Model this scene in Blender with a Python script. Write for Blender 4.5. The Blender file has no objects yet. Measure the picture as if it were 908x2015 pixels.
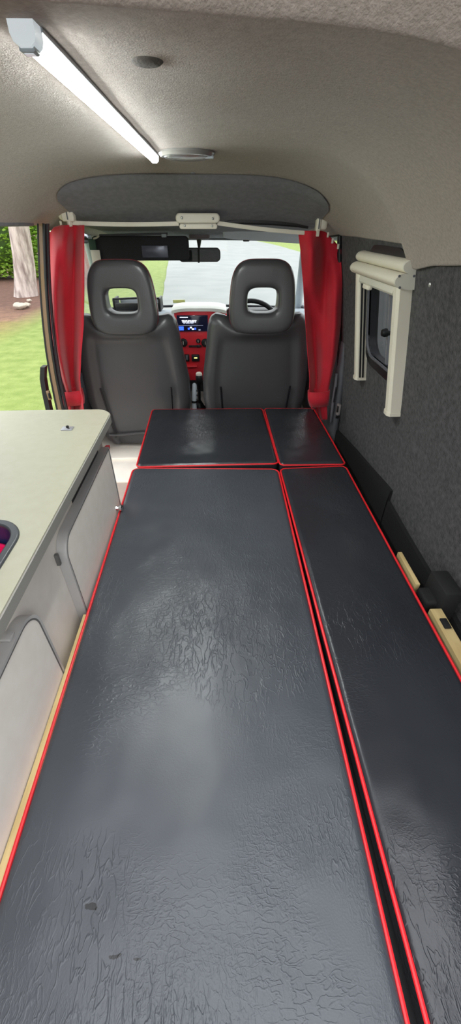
import bpy, bmesh, math, random
from math import sin, cos, pi, sqrt, radians, hypot, exp
from mathutils import Vector, Matrix, noise

random.seed(7)
S = bpy.context.scene
COL = S.collection

# ------------------------------------------------------------------ camera model
F = 757.0; CX, CY = 454.0, 1007.5; VX, VY = 421.0, 440.0
ZC = 1.07                                     # camera height above the van floor
_wy = Vector((VX - CX, CY - VY, F)).normalized()          # world Y seen in (right, up, forward)
_wz = Vector((0, F, -(CY - VY))).normalized()
_wx = _wy.cross(_wz)
if _wx.x < 0: _wx = -_wx
def ray(px, py):
    c = Vector(((px - CX) / F, -(py - CY) / F, 1.0))
    return Vector((c.dot(_wx), c.dot(_wy), c.dot(_wz)))
def atY(px, py, Y):
    r = ray(px, py); k = Y / r.y
    return Vector((r.x * k, Y, ZC + r.z * k))
def atZ(px, py, Z):
    r = ray(px, py); k = (Z - ZC) / r.z
    return Vector((r.x * k, r.y * k, Z))
def atX(px, py, X):
    r = ray(px, py); k = X / r.x
    return Vector((X, r.y * k, ZC + r.z * k))

cam_d = bpy.data.cameras.new('camera'); cam = bpy.data.objects.new('camera', cam_d); COL.objects.link(cam)
R = Vector((_wx.x, _wy.x, _wz.x)); U = Vector((_wx.y, _wy.y, _wz.y)); FW = Vector((_wx.z, _wy.z, _wz.z))
M = Matrix((R, U, -FW)).transposed().to_4x4()
M.translation = Vector((0, 0, ZC)); cam.matrix_world = M
cam_d.sensor_fit = 'VERTICAL'; cam_d.sensor_height = 36.0; cam_d.lens = F / 2015.0 * 36.0
cam_d.clip_start = 0.01; cam_d.clip_end = 500
S.camera = cam

# ------------------------------------------------------------------ materials
def srgb(r, g, b):
    f = lambda c: (c / 255 / 12.92) if c / 255 <= .04045 else ((c / 255 + .055) / 1.055) ** 2.4
    return (f(r), f(g), f(b), 1)
def mat(name, col, rough=.5, metal=0, col2=None, cscale=6, cdetail=4, bumps=(), spec=.5, coat=0, sheen=0, emis=None, estr=0, stretch=None, crange=(.35, .65)):
    m = bpy.data.materials.new(name); m.use_nodes = True
    nt = m.node_tree; N = nt.nodes; L = nt.links
    b = N['Principled BSDF']
    b.inputs['Base Color'].default_value = col; b.inputs['Roughness'].default_value = rough
    b.inputs['Metallic'].default_value = metal; b.inputs['Specular IOR Level'].default_value = spec
    b.inputs['Coat Weight'].default_value = coat; b.inputs['Sheen Weight'].default_value = sheen
    if emis: b.inputs['Emission Color'].default_value = emis; b.inputs['Emission Strength'].default_value = estr
    tc = N.new('ShaderNodeTexCoord'); vec = tc.outputs['Object']
    if stretch:
        mp = N.new('ShaderNodeMapping'); mp.inputs['Scale'].default_value = stretch
        L.new(vec, mp.inputs['Vector']); vec = mp.outputs['Vector']
    c2 = col2 or tuple(c * .9 for c in col[:3]) + (1,)
    n = N.new('ShaderNodeTexNoise'); n.inputs['Scale'].default_value = cscale; n.inputs['Detail'].default_value = cdetail
    L.new(vec, n.inputs['Vector'])
    rp = N.new('ShaderNodeValToRGB'); rp.color_ramp.elements[0].position = crange[0]; rp.color_ramp.elements[1].position = crange[1]
    rp.color_ramp.elements[0].color = c2; rp.color_ramp.elements[1].color = col
    L.new(n.outputs['Fac'], rp.inputs['Fac']); L.new(rp.outputs['Color'], b.inputs['Base Color'])
    prev = None
    for (kind, sc, st, dist) in bumps:
        bp = N.new('ShaderNodeBump'); bp.inputs['Strength'].default_value = st; bp.inputs['Distance'].default_value = dist
        if kind == 'voro':
            t = N.new('ShaderNodeTexVoronoi'); t.inputs['Scale'].default_value = sc; out = t.outputs['Distance']
        else:
            t = N.new('ShaderNodeTexNoise'); t.inputs['Scale'].default_value = sc; t.inputs['Detail'].default_value = 3; out = t.outputs['Fac']
        L.new(vec, t.inputs['Vector']); L.new(out, bp.inputs['Height'])
        if prev: L.new(prev, bp.inputs['Normal'])
        prev = bp.outputs['Normal']
    if prev: L.new(prev, b.inputs['Normal'])
    m['vec'] = 1
    return m

def vinyl(name, col, rough, crease=1.0, stains=()):
    """black upholstery vinyl with ridged creases"""
    m = mat(name, col, rough, col2=tuple(c * .8 for c in col[:3]) + (1,), cscale=2.5, spec=.5)
    nt = m.node_tree; N = nt.nodes; L = nt.links; b = N['Principled BSDF']
    tc = N.new('ShaderNodeTexCoord')
    def ridged(scale, stretch, width, dist, detail=2, off=(0, 0, 0)):
        mp = N.new('ShaderNodeMapping'); mp.inputs['Scale'].default_value = stretch; mp.inputs['Location'].default_value = off
        L.new(tc.outputs['Object'], mp.inputs['Vector'])
        n = N.new('ShaderNodeTexNoise'); n.inputs['Scale'].default_value = scale; n.inputs['Detail'].default_value = detail
        n.inputs['Distortion'].default_value = dist
        L.new(mp.outputs['Vector'], n.inputs['Vector'])
        s = N.new('ShaderNodeMath'); s.operation = 'SUBTRACT'; s.inputs[1].default_value = .5; L.new(n.outputs['Fac'], s.inputs[0])
        a = N.new('ShaderNodeMath'); a.operation = 'ABSOLUTE'; L.new(s.outputs[0], a.inputs[0])
        r = N.new('ShaderNodeMapRange'); r.inputs['From Min'].default_value = 0; r.inputs['From Max'].default_value = width
        r.inputs['To Min'].default_value = 1; r.inputs['To Max'].default_value = 0; r.interpolation_type = 'SMOOTHSTEP'
        L.new(a.outputs[0], r.inputs['Value']); return r.outputs[0]
    def mask(scale, lo, hi, off):
        mp = N.new('ShaderNodeMapping'); mp.inputs['Location'].default_value = off
        L.new(tc.outputs['Object'], mp.inputs['Vector'])
        n = N.new('ShaderNodeTexNoise'); n.inputs['Scale'].default_value = scale; n.inputs['Detail'].default_value = 2
        L.new(mp.outputs['Vector'], n.inputs['Vector'])
        r = N.new('ShaderNodeMapRange'); r.inputs['From Min'].default_value = lo; r.inputs['From Max'].default_value = hi
        L.new(n.outputs['Fac'], r.inputs['Value']); return r.outputs[0]
    def mul(a, c):
        x = N.new('ShaderNodeMath'); x.operation = 'MULTIPLY'; L.new(a, x.inputs[0])
        if isinstance(c, float): x.inputs[1].default_value = c
        else: L.new(c, x.inputs[1])
        return x.outputs[0]
    def add(a, c):
        x = N.new('ShaderNodeMath'); x.operation = 'ADD'; L.new(a, x.inputs[0]); L.new(c, x.inputs[1]); return x.outputs[0]
    h = mul(mul(ridged(30, (2.6, 1, 1), .05, .5), mask(3.2, .46, .66, (1, 2, 3))), .8)
    h = add(h, mul(mul(ridged(70, (2.0, 1, 1), .09, .7, 3, (3, 1, 0)), mask(4, .48, .68, (5, 1, 7))), .35))
    h = add(h, mul(mul(ridged(52, (1, 2.0, 1), .07, .5, 2, (9, 4, 0)), mask(3.5, .52, .68, (2, 8, 1))), .35))
    g = N.new('ShaderNodeTexNoise'); g.inputs['Scale'].default_value = 420; L.new(tc.outputs['Object'], g.inputs['Vector'])
    h = add(h, mul(g.outputs['Fac'], .18))
    bp = N.new('ShaderNodeBump'); bp.inputs['Strength'].default_value = .6 * crease; bp.inputs['Distance'].default_value = .0016
    L.new(h, bp.inputs['Height'])
    g2 = N.new('ShaderNodeTexNoise'); g2.inputs['Scale'].default_value = 4.5; g2.inputs['Detail'].default_value = 2
    L.new(tc.outputs['Object'], g2.inputs['Vector'])
    b2 = N.new('ShaderNodeBump'); b2.inputs['Strength'].default_value = .5; b2.inputs['Distance'].default_value = .03
    L.new(g2.outputs['Fac'], b2.inputs['Height']); L.new(b2.outputs['Normal'], bp.inputs['Normal'])
    L.new(bp.outputs['Normal'], b.inputs['Normal'])
    if stains:                                  # small worn black marks on the cover
        src = b.inputs['Base Color'].links[0].from_socket
        nz = N.new('ShaderNodeTexNoise'); nz.inputs['Scale'].default_value = 90; L.new(tc.outputs['Object'], nz.inputs['Vector'])
        tot = None
        for (sx, sy, rx, ry) in stains:
            mp = N.new('ShaderNodeMapping'); mp.inputs['Location'].default_value = (-sx / rx, -sy / ry, 0); mp.inputs['Scale'].default_value = (1 / rx, 1 / ry, 0)
            L.new(tc.outputs['Object'], mp.inputs['Vector'])
            ln = N.new('ShaderNodeVectorMath'); ln.operation = 'LENGTH'; L.new(mp.outputs['Vector'], ln.inputs[0])
            ad = N.new('ShaderNodeMath'); ad.operation = 'MULTIPLY_ADD'; ad.inputs[1].default_value = 2.4; ad.inputs[2].default_value = -1.2
            L.new(nz.outputs['Fac'], ad.inputs[0])
            sm = add(ln.outputs['Value'], ad.outputs[0])
            lt = N.new('ShaderNodeMath'); lt.operation = 'LESS_THAN'; lt.inputs[1].default_value = .8; L.new(sm, lt.inputs[0])
            tot = lt.outputs[0] if tot is None else add(tot, lt.outputs[0])
        mx = N.new('ShaderNodeMixRGB'); mx.inputs[2].default_value = (.004, .004, .005, 1)
        L.new(tot, mx.inputs[0]); L.new(src, mx.inputs[1]); L.new(mx.outputs[0], b.inputs['Base Color'])
    return m

def glass(name, tint=(1, 1, 1, 1), refl=.08, haze=0.0):
    m = bpy.data.materials.new(name); m.use_nodes = True
    nt = m.node_tree; N = nt.nodes; L = nt.links; N.clear()
    o = N.new('ShaderNodeOutputMaterial'); t = N.new('ShaderNodeBsdfTransparent'); t.inputs[0].default_value = tint
    g = N.new('ShaderNodeBsdfGlossy'); g.inputs['Roughness'].default_value = .02
    lw = N.new('ShaderNodeLayerWeight'); lw.inputs['Blend'].default_value = .2
    ml = N.new('ShaderNodeMath'); ml.operation = 'MULTIPLY_ADD'; ml.inputs[1].default_value = refl * 4; ml.inputs[2].default_value = refl * .4
    L.new(lw.outputs['Fresnel'], ml.inputs[0])
    d = N.new('ShaderNodeBsdfDiffuse'); d.inputs[0].default_value = (.8, .85, .85, 1)
    tl = N.new('ShaderNodeBsdfTranslucent'); tl.inputs[0].default_value = (.8, .85, .85, 1)
    dm = N.new('ShaderNodeMixShader'); dm.inputs[0].default_value = .6; L.new(d.outputs[0], dm.inputs[1]); L.new(tl.outputs[0], dm.inputs[2])
    nz = N.new('ShaderNodeTexNoise'); nz.inputs['Scale'].default_value = 3
    hz = N.new('ShaderNodeMath'); hz.operation = 'MULTIPLY'; hz.inputs[1].default_value = haze * 2; L.new(nz.outputs['Fac'], hz.inputs[0])
    m0 = N.new('ShaderNodeMixShader'); L.new(hz.outputs[0], m0.inputs[0]); L.new(t.outputs[0], m0.inputs[1]); L.new(dm.outputs[0], m0.inputs[2])
    m1 = N.new('ShaderNodeMixShader'); L.new(ml.outputs[0], m1.inputs[0]); L.new(m0.outputs[0], m1.inputs[1]); L.new(g.outputs[0], m1.inputs[2])
    L.new(m1.outputs[0], o.inputs[0]); return m

MC = Vector((0, 0))
def _main_centre():
    q = [atZ(*p, .297).xy for p in ((262, 919), (548, 921), (2, 1745), (804, 2010))]
    e = lambda a, b: a.lerp(b, (-.22 - a.y) / (b.y - a.y))
    return (q[0] + q[1] + e(q[0], q[2]) + e(q[1], q[3])) / 4
MC = _main_centre()
MAIN_STAINS = [(*(atZ(180, 1783, .297).xy - MC), .010, .005), (*(atZ(225, 1883, .297).xy - MC), .011, .003), (*(atZ(275, 1888, .297).xy - MC), .007, .002)]
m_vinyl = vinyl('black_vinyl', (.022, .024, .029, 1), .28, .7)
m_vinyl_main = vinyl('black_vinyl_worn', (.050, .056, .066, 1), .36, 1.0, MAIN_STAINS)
m_leather = mat('seat_leather', (.066, .065, .069, 1), .31, bumps=[('noise', 300, .15, .001), ('noise', 9, .2, .012)], cscale=4)
m_red_pipe = mat('red_piping', srgb(214, 32, 40), .42, bumps=[('noise', 200, .1, .001)], cscale=20)
m_red_cloth = mat('red_curtain_cloth', srgb(194, 16, 42), .75, sheen=.2, bumps=[('noise', 600, .15, .0008)], cscale=8, col2=srgb(178, 12, 34))
m_ceil = mat('headliner_fleece', srgb(158, 146, 138), .95, sheen=.12, col2=srgb(138, 128, 119), cscale=160, cdetail=6,
             bumps=[('noise', 420, .45, .0025), ('noise', 120, .2, .003), ('noise', 5, .2, .03)], crange=(.3, .7))
m_ceil_dark = mat('cab_headliner_grey', srgb(122, 121, 127), .95, col2=srgb(110, 110, 116), cscale=50, bumps=[('noise', 220, .3, .003)])
m_carpet = mat('charcoal_carpet', srgb(78, 76, 77), 1.0, sheen=.08, col2=srgb(34, 34, 35), cscale=75, cdetail=8,
               bumps=[('noise', 240, .8, .005), ('noise', 20, .3, .01)], crange=(.3, .72))
m_black = mat('black_plastic', srgb(20, 20, 22), .45)
m_rubber = mat('black_rubber', srgb(22, 23, 27), .35)
m_grey_pl = mat('grey_plastic', srgb(96, 97, 102), .5, bumps=[('noise', 300, .1, .001)])
m_lgrey_pl = mat('light_grey_plastic', srgb(170, 178, 184), .5)
m_white_pl = mat('ivory_plastic', srgb(222, 215, 200), .45)
m_blind = mat('blind_ivory', srgb(222, 216, 198), .42, cscale=3)
m_blind_cap = mat('blind_cap_ivory', srgb(206, 203, 190), .5)
m_lamin = mat('cream_laminate', srgb(158, 156, 138), .35, col2=srgb(154, 152, 133), cscale=40, bumps=[('noise', 180, .06, .001)])
m_cab = mat('grey_white_board', srgb(226, 219, 211), .4, cscale=30, col2=srgb(221, 214, 205))
m_edge = mat('silver_edge_strip', srgb(186, 184, 182), .36, .15)
m_bead = mat('dark_grey_bead', srgb(98, 97, 95), .5)
m_wt_edge = mat('grey_worktop_edge', srgb(136, 134, 128), .45)
m_chrome = mat('chrome', (.75, .75, .75, 1), .15, 1)
m_ply = mat('pale_plywood', srgb(206, 184, 132), .6, col2=srgb(184, 160, 110), cscale=9, stretch=(6, 1, 6), bumps=[('noise', 60, .1, .001)])
m_floor = mat('cream_vinyl_floor', srgb(246, 238, 226), .45, col2=srgb(240, 230, 218), cscale=14)
m_floor2 = mat('pinkish_beige_floor', srgb(190, 172, 160), .5, cscale=14)
m_sinkrim = mat('sink_grey_rim', srgb(58, 61, 64), .4)
m_sinkblue = mat('sink_navy', srgb(30, 36, 74), .35)
m_magenta = mat('magenta_tub', srgb(214, 20, 84), .4)
m_alu = mat('aluminium_rail', srgb(176, 178, 184), .35, .6)
m_led = mat('led_diffuser', (.9, .92, .95, 1), .5, emis=(.95, 1.0, .98, 1), estr=60.0)
m_led_side = mat('led_side_lens', (.9, .92, .95, 1), .5, emis=(.95, 1.0, .98, 1), estr=3.0)
m_clear = mat('clear_end_cap', srgb(225, 228, 232), .12, coat=.5, emis=(.85, .95, 1, 1), estr=.22)  # faint emission stands for LED light leaking through the cap
m_lens = mat('grey_lens', srgb(120, 118, 114), .25, coat=.4)
m_dash_red = mat('red_dash_plastic', srgb(240, 56, 66), .38, coat=.3, bumps=[('noise', 400, .05, .001)])
m_dash = mat('dash_blue_grey', srgb(150, 160, 166), .55, bumps=[('noise', 300, .1, .001)])
m_dash_white = mat('dash_white_hood', srgb(232, 234, 224), .4)
m_screen = mat('screen_black', (.004, .005, .012, 1), .12, emis=(.01, .012, .04, 1), estr=.15)
m_ui_white = mat('screen_white_glow', (.5, .5, .5, 1), .4, emis=(.8, .85, 1, 1), estr=.65)
m_ui_grey = mat('screen_grey_glow', (.2, .2, .25, 1), .4, emis=(.4, .45, .6, 1), estr=.35)
m_ui_blue = mat('screen_blue_glow', (.02, .05, .6, 1), .4, emis=(.03, .10, 1, 1), estr=1.1)
m_yellow_ind = mat('indicator_glow', (.7, .7, .2, 1), .4, emis=(.8, .8, .25, 1), estr=.8)
m_mirror = mat('mirror_silver', (.85, .86, .88, 1), .02, 1)
m_visor_dk = mat('visor_black_cloth', srgb(40, 40, 43), .85, bumps=[('noise', 300, .2, .002)])
m_visor_gr = mat('visor_grey_vinyl', srgb(190, 192, 198), .6, bumps=[('noise', 20, .4, .01)])
m_bronze = mat('bronze_paint', srgb(134, 106, 78), .4, .25, coat=.5)
m_sticker = mat('yellow_green_sticker', srgb(206, 204, 120), .6)
m_grass = mat('lawn_grass', srgb(156, 180, 84), .95, col2=srgb(128, 154, 60), cscale=5, cdetail=9, bumps=[('noise', 40, .8, .05)], crange=(.3, .68))
def ground_mat():
    m = mat('lawn_and_soil', srgb(136, 150, 80), .95, col2=srgb(110, 130, 56), cscale=5, cdetail=9, bumps=[('noise', 40, .8, .05)], crange=(.3, .68))
    nt = m.node_tree; N = nt.nodes; L = nt.links; b = N['Principled BSDF']; src = b.inputs['Base Color'].links[0].from_socket
    tc = N.new('ShaderNodeTexCoord'); sp = N.new('ShaderNodeSeparateXYZ'); L.new(tc.outputs['Object'], sp.inputs[0])
    nz = N.new('ShaderNodeTexNoise'); nz.inputs['Scale'].default_value = 1.1; nz.inputs['Detail'].default_value = 8; L.new(tc.outputs['Object'], nz.inputs['Vector'])
    def ma(op, a, b_, c=None):
        x = N.new('ShaderNodeMath'); x.operation = op
        for k, v in enumerate((a, b_, c)):
            if v is None: continue
            if isinstance(v, (int, float)): x.inputs[k].default_value = v
            else: L.new(v, x.inputs[k])
        return x.outputs[0]
    t = ma('MULTIPLY_ADD', nz.outputs['Fac'], 3.2, ma('ADD', sp.outputs['Y'], -1.6))
    t = ma('MULTIPLY_ADD', sp.outputs['X'], -.12, t)
    r = N.new('ShaderNodeMapRange'); r.inputs['From Min'].default_value = 5.9; r.inputs['From Max'].default_value = 11.6; L.new(t, r.inputs['Value'])
    rp = N.new('ShaderNodeValToRGB'); cr = rp.color_ramp
    cr.elements[0].position = 0; cr.elements[0].color = srgb(136, 148, 76); cr.elements[1].position = 1; cr.elements[1].color = srgb(112, 80, 66)
    for p_, c_ in ((.22, srgb(136, 136, 64)), (.5, srgb(138, 124, 68)), (.66, srgb(142, 108, 86))):
        e = cr.elements.new(p_); e.color = c_
    L.new(r.outputs[0], rp.inputs['Fac'])
    k = N.new('ShaderNodeMapRange'); k.inputs['From Min'].default_value = -3.6; k.inputs['From Max'].default_value = -4.4; L.new(sp.outputs['X'], k.inputs['Value'])
    k2 = N.new('ShaderNodeMapRange'); k2.inputs['From Min'].default_value = 0; k2.inputs['From Max'].default_value = .12; L.new(r.outputs[0], k2.inputs['Value'])
    nz2 = N.new('ShaderNodeTexNoise'); nz2.inputs['Scale'].default_value = 7; nz2.inputs['Detail'].default_value = 8; L.new(tc.outputs['Object'], nz2.inputs['Vector'])
    mr = N.new('ShaderNodeMapRange'); mr.inputs['From Min'].default_value = .3; mr.inputs['From Max'].default_value = .7; mr.inputs['To Min'].default_value = .65; mr.inputs['To Max'].default_value = 1.15; L.new(nz2.outputs['Fac'], mr.inputs['Value'])
    sc = N.new('ShaderNodeMixRGB'); sc.blend_type = 'MULTIPLY'; sc.inputs[0].default_value = 1; L.new(rp.outputs['Color'], sc.inputs[1]); L.new(mr.outputs[0], sc.inputs[2])
    mx = N.new('ShaderNodeMixRGB'); L.new(ma('MULTIPLY', k.outputs[0], k2.outputs[0]), mx.inputs[0]); L.new(src, mx.inputs[1]); L.new(sc.outputs[0], mx.inputs[2])
    L.new(mx.outputs[0], b.inputs['Base Color']); return m
m_ground = ground_mat()
m_verge = mat('verge_grass', srgb(128, 186, 62), .95, col2=srgb(104, 160, 48), cscale=3, cdetail=8, bumps=[('noise', 30, .6, .05)])
m_soil = mat('brown_soil', srgb(140, 104, 88), .95, col2=srgb(92, 66, 54), cscale=4, cdetail=9, bumps=[('noise', 20, .9, .06)], crange=(.3, .7))
m_dry = mat('mossy_dry_grass', srgb(156, 146, 64), .95, col2=srgb(128, 104, 58), cscale=3, cdetail=9, bumps=[('noise', 30, .6, .05)], crange=(.35, .62))
m_road = mat('pale_asphalt', srgb(132, 135, 132), .75, col2=srgb(122, 126, 123), cscale=1.2, cdetail=10, bumps=[('noise', 90, .3, .01)])
m_bark = mat('pale_bark', srgb(206, 192, 184), .95, col2=srgb(138, 122, 116), cscale=3.2, cdetail=8, stretch=(3, 3, .55), bumps=[('noise', 5, 1, .08)], crange=(.32, .6))
m_leaf = mat('hedge_leaf', srgb(158, 196, 70), .5, col2=srgb(92, 138, 38), cscale=2.0, cdetail=6, crange=(.3, .7))
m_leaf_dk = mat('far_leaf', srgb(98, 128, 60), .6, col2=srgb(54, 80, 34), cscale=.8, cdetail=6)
m_stone = mat('pale_stone', srgb(186, 176, 162), .9, bumps=[('noise', 14, .6, .03)])
m_strap = mat('black_webbing', srgb(14, 14, 15), .8, bumps=[('noise', 300, .4, .002)])
m_screw = mat('steel_screw', srgb(190, 190, 188), .3, .8)
m_patch_green = mat('dark_green_patch', srgb(40, 70, 52), .6)
m_glass = glass('windscreen_glass', (.96, .98, .97, 1), .05, .03)
m_side_glass = glass('tinted_side_glass', (.13, .13, .135, 1), .05, .004)

# ------------------------------------------------------------------ mesh helper
class MB:
    def __init__(s): s.v = []; s.f = []
    def add(s, vs, fs):
        o = len(s.v); s.v += [Vector(v) for v in vs]; s.f += [tuple(i + o for i in f) for f in fs]; return s
    def box(s, lo, hi, b=0.0, seg=2, rot=None, piv=None):
        bm = bmesh.new(); bmesh.ops.create_cube(bm, size=1)
        lo = Vector(lo); hi = Vector(hi); c = (lo + hi) / 2; d = hi - lo
        for v in bm.verts: v.co = Vector((v.co.x * d.x, v.co.y * d.y, v.co.z * d.z)) + c
        if b > 0:
            b = min(b, .49 * min(d))
            bmesh.ops.bevel(bm, geom=bm.edges[:], offset=b, segments=seg, profile=.5, affect='EDGES')
        if rot is not None:
            p = piv or c
            for v in bm.verts: v.co = rot @ (v.co - p) + p
        bm.verts.index_update()
        s.add([v.co.copy() for v in bm.verts], [[v.index for v in f.verts] for f in bm.faces]); bm.free(); return s
    def tube(s, pts, r, n=10, closed=False, cap=True, flat=None):
        pts = [Vector(p) for p in pts]; rs = r if isinstance(r, (list, tuple)) else [r] * len(pts)
        m = len(pts); vs = []; prev = None
        for i, p in enumerate(pts):
            a = pts[(i - 1) % m] if (closed or i > 0) else p; c = pts[(i + 1) % m] if (closed or i < m - 1) else p
            t = (c - a).normalized()
            if prev is None:
                up = Vector((0, 0, 1)) if abs(t.z) < .9 else Vector((1, 0, 0))
                nrm = (up - t * up.dot(t)).normalized()
            else: nrm = (prev - t * prev.dot(t)).normalized()
            prev = nrm; bi = t.cross(nrm)
            fx, fy = flat or (1, 1)
            for k in range(n):
                an = 2 * pi * k / n
                vs.append(p + (nrm * cos(an) * fx + bi * sin(an) * fy) * rs[i])
        fs = []
        for i in range(m if closed else m - 1):
            for k in range(n):
                a = i * n + k; b_ = i * n + (k + 1) % n; j = (i + 1) % m
                fs.append((a, b_, j * n + (k + 1) % n, j * n + k))
        if cap and not closed: fs.append(tuple(range(n))[::-1]); fs.append(tuple((m - 1) * n + k for k in range(n)))
        return s.add(vs, fs)
    def loft(s, secs, cap=True):
        n = len(secs[0]); vs = [v for sec in secs for v in sec]; fs = []
        for i in range(len(secs) - 1):
            for k in range(n): fs.append((i * n + k, i * n + (k + 1) % n, (i + 1) * n + (k + 1) % n, (i + 1) * n + k))
        if cap: fs.append(tuple(range(n))[::-1]); fs.append(tuple((len(secs) - 1) * n + k for k in range(n)))
        return s.add(vs, fs)
    def grid(s, nu, nv, fn, skip=None):
        vs = [fn(i / nu, j / nv) for j in range(nv + 1) for i in range(nu + 1)]; fs = []
        for j in range(nv):
            for i in range(nu):
                if skip and skip((i + .5) / nu, (j + .5) / nv): continue
                a = j * (nu + 1) + i; fs.append((a, a + 1, a + nu + 2, a + nu + 1))
        return s.add(vs, fs)
    def lathe(s, prof, c, n=28, axis='Z'):
        c = Vector(c); secs = []
        for (r, h) in prof:
            sec = []
            for k in range(n):
                a = 2 * pi * k / n; x, y = r * cos(a), r * sin(a)
                sec.append(c + (Vector((x, y, h)) if axis == 'Z' else Vector((x, h, y)) if axis == 'Y' else Vector((h, x, y))))
            secs.append(sec)
        return s.loft(secs)
    def prism(s, outline, fn0, fn1, bev=0):
        a = [fn0(p) for p in outline]; b = [fn1(p) for p in outline]; n = len(a)
        fs = [tuple(range(n))[::-1], tuple(range(n, 2 * n))] + [(k, (k + 1) % n, n + (k + 1) % n, n + k) for k in range(n)]
        return s.add(a + b, fs)
    def ring(s, outer, inner, fn0, fn1):
        n = len(outer); vs = [fn0(p) for p in outer] + [fn0(p) for p in inner] + [fn1(p) for p in inner] + [fn1(p) for p in outer]; fs = []
        for k in range(n):
            j = (k + 1) % n
            for q in range(4):
                q2 = (q + 1) % 4; fs.append((q * n + k, q * n + j, q2 * n + j, q2 * n + k))
        return s.add(vs, fs)
    def bounds(s):
        return Vector([min(v[i] for v in s.v) for i in range(3)]), Vector([max(v[i] for v in s.v) for i in range(3)])
    def build(s, name, m, parent=None, smooth=True, origin=None, angle=38, kind=None):
        off = Vector((0, 0, 0)); p = parent
        while p is not None: off += p.location; p = p.parent
        if origin is not None: off = off + Vector(origin)
        me = bpy.data.meshes.new(name); me.from_pydata([tuple(v - off) for v in s.v], [], s.f)
        bm = bmesh.new(); bm.from_mesh(me); bmesh.ops.recalc_face_normals(bm, faces=bm.faces[:]); bm.to_mesh(me); bm.free()
        if smooth:
            me.polygons.foreach_set('use_smooth', [True] * len(me.polygons))
            try: me.set_sharp_from_angle(angle=radians(angle))
            except Exception: pass
        me.materials.append(m)
        o = bpy.data.objects.new(name, me); COL.objects.link(o)
        if parent is not None: o.parent = parent
        if origin is not None: o.location = origin
        if kind: o['kind'] = kind
        return o

def tag(o, label, cat=None, group=None, kind=None):
    o['label'] = label
    if cat: o['category'] = cat
    if group: o['group'] = group
    if kind: o['kind'] = kind
    return o
def thing(name, label, cat, loc, group=None, kind=None):
    o = bpy.data.objects.new(name, None); COL.objects.link(o); o.location = loc; o.empty_display_size = .05
    return tag(o, label, cat, group, kind)
def dup(root, loc, label):
    r = root.copy(); COL.objects.link(r); r.location = loc; r['label'] = label
    for ch in list(root.children):
        c = ch.copy(); COL.objects.link(c); c.parent = r
        for g in ch.children:
            d = g.copy(); COL.objects.link(d); d.parent = c
    return r
def rrect(x0, x1, y0, y1, r, n=8, radii=None):
    """rounded rectangle outline, ccw from lower right; radii = (x1y0, x1y1, x0y1, x0y0)"""
    rr = radii or (r, r, r, r); pts = []
    for (cx, cy, a0, q) in ((x1 - rr[0], y0 + rr[0], -pi / 2, rr[0]), (x1 - rr[1], y1 - rr[1], 0, rr[1]), (x0 + rr[2], y1 - rr[2], pi / 2, rr[2]), (x0 + rr[3], y0 + rr[3], pi, rr[3])):
        for k in range(n + 1):
            a = a0 + pi / 2 * k / n; pts.append((cx + q * cos(a), cy + q * sin(a)))
    return pts
def se(a, n):  # superellipse cos/sin
    c, s_ = cos(a), sin(a)
    return (math.copysign(abs(c) ** (2 / n), c), math.copysign(abs(s_) ** (2 / n), s_))
def interp(tab, x):
    if x <= tab[0][0]: return tab[0][1]
    for (a, va), (b, vb) in zip(tab, tab[1:]):
        if x <= b:
            t = (x - a) / (b - a); return va + (vb - va) * t
    return tab[-1][1]
def sstep(a, b, x):
    t = max(0, min(1, (x - a) / (b - a))); return t * t * (3 - 2 * t)

# ------------------------------------------------------------------ ceiling and cab headliner
XL, XR, XM = -.685, .527, -.08
def edge_r(Y): return 1.07 - interp([(-.4, .07), (.95, .07), (1.08, .082), (1.17, .098), (1.22, .094), (1.30, .045), (1.9, .04), (2.7, .06)], Y)
def crown(Y):
    if Y < 1.45: return .158
    if Y < 1.70: return .158 - .020 * sstep(1.45, 1.75, Y)
    if Y < 2.02: return .158 - .020 * sstep(1.45, 1.75, 1.70) - .126 * ((Y - 1.70) / .32) ** 1.0
    return max(-.06, crown(2.0199) - .11 * (Y - 2.02))
def roof(X, Y):
    q = Y - (.497 + .15 * X)
    lip = -.024 * (1 - sstep(-.012, .03, q)) + 1.2 * max(0, -q - .012)
    h = crown(Y) + lip
    if X >= XM: u = (X - XM) / (XR - XM); e = edge_r(Y) - ZC
    else: u = (XM - X) / (XM - XL); e = -.006 - .02 * sstep(1.85, 2.1, Y)
    e = min(e, h)
    u = min(1, u)
    return ZC + h - (h - e) * (u ** 4.4)
mb = MB()
NY = 260; NX = 110
def cf(u, v):
    Y = .40 + .24 * v / .4 if v < .4 else .64 + (v - .4) / .6 * 2.06
    uu = u * 2 - 1; uu = math.copysign(1 - (1 - abs(uu)) ** 1.4, uu)
    X = XM + (XR - XM) * uu if uu >= 0 else XM + (XM - XL) * uu
    z = roof(X, Y) + .0025 * noise.noise(Vector((X * 5, Y * 5, 0)))
    return Vector((X, Y, z))
mb.grid(NX, NY, cf)
ceil = mb.build('ceiling', m_ceil); so = ceil.modifiers.new('thick', 'SOLIDIFY'); so.thickness = .012; so.offset = -1
def face(o, axis, sgn):
    bm = bmesh.new(); bm.from_mesh(o.data); bm.normal_update()
    if sum(f.normal[axis] for f in bm.faces) * sgn < 0: bmesh.ops.reverse_faces(bm, faces=bm.faces[:])
    bm.to_mesh(o.data); bm.free()
face(ceil, 2, -1)
tag(ceil, 'warm grey fleece headliner across the roof of the van', kind='structure')

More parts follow.
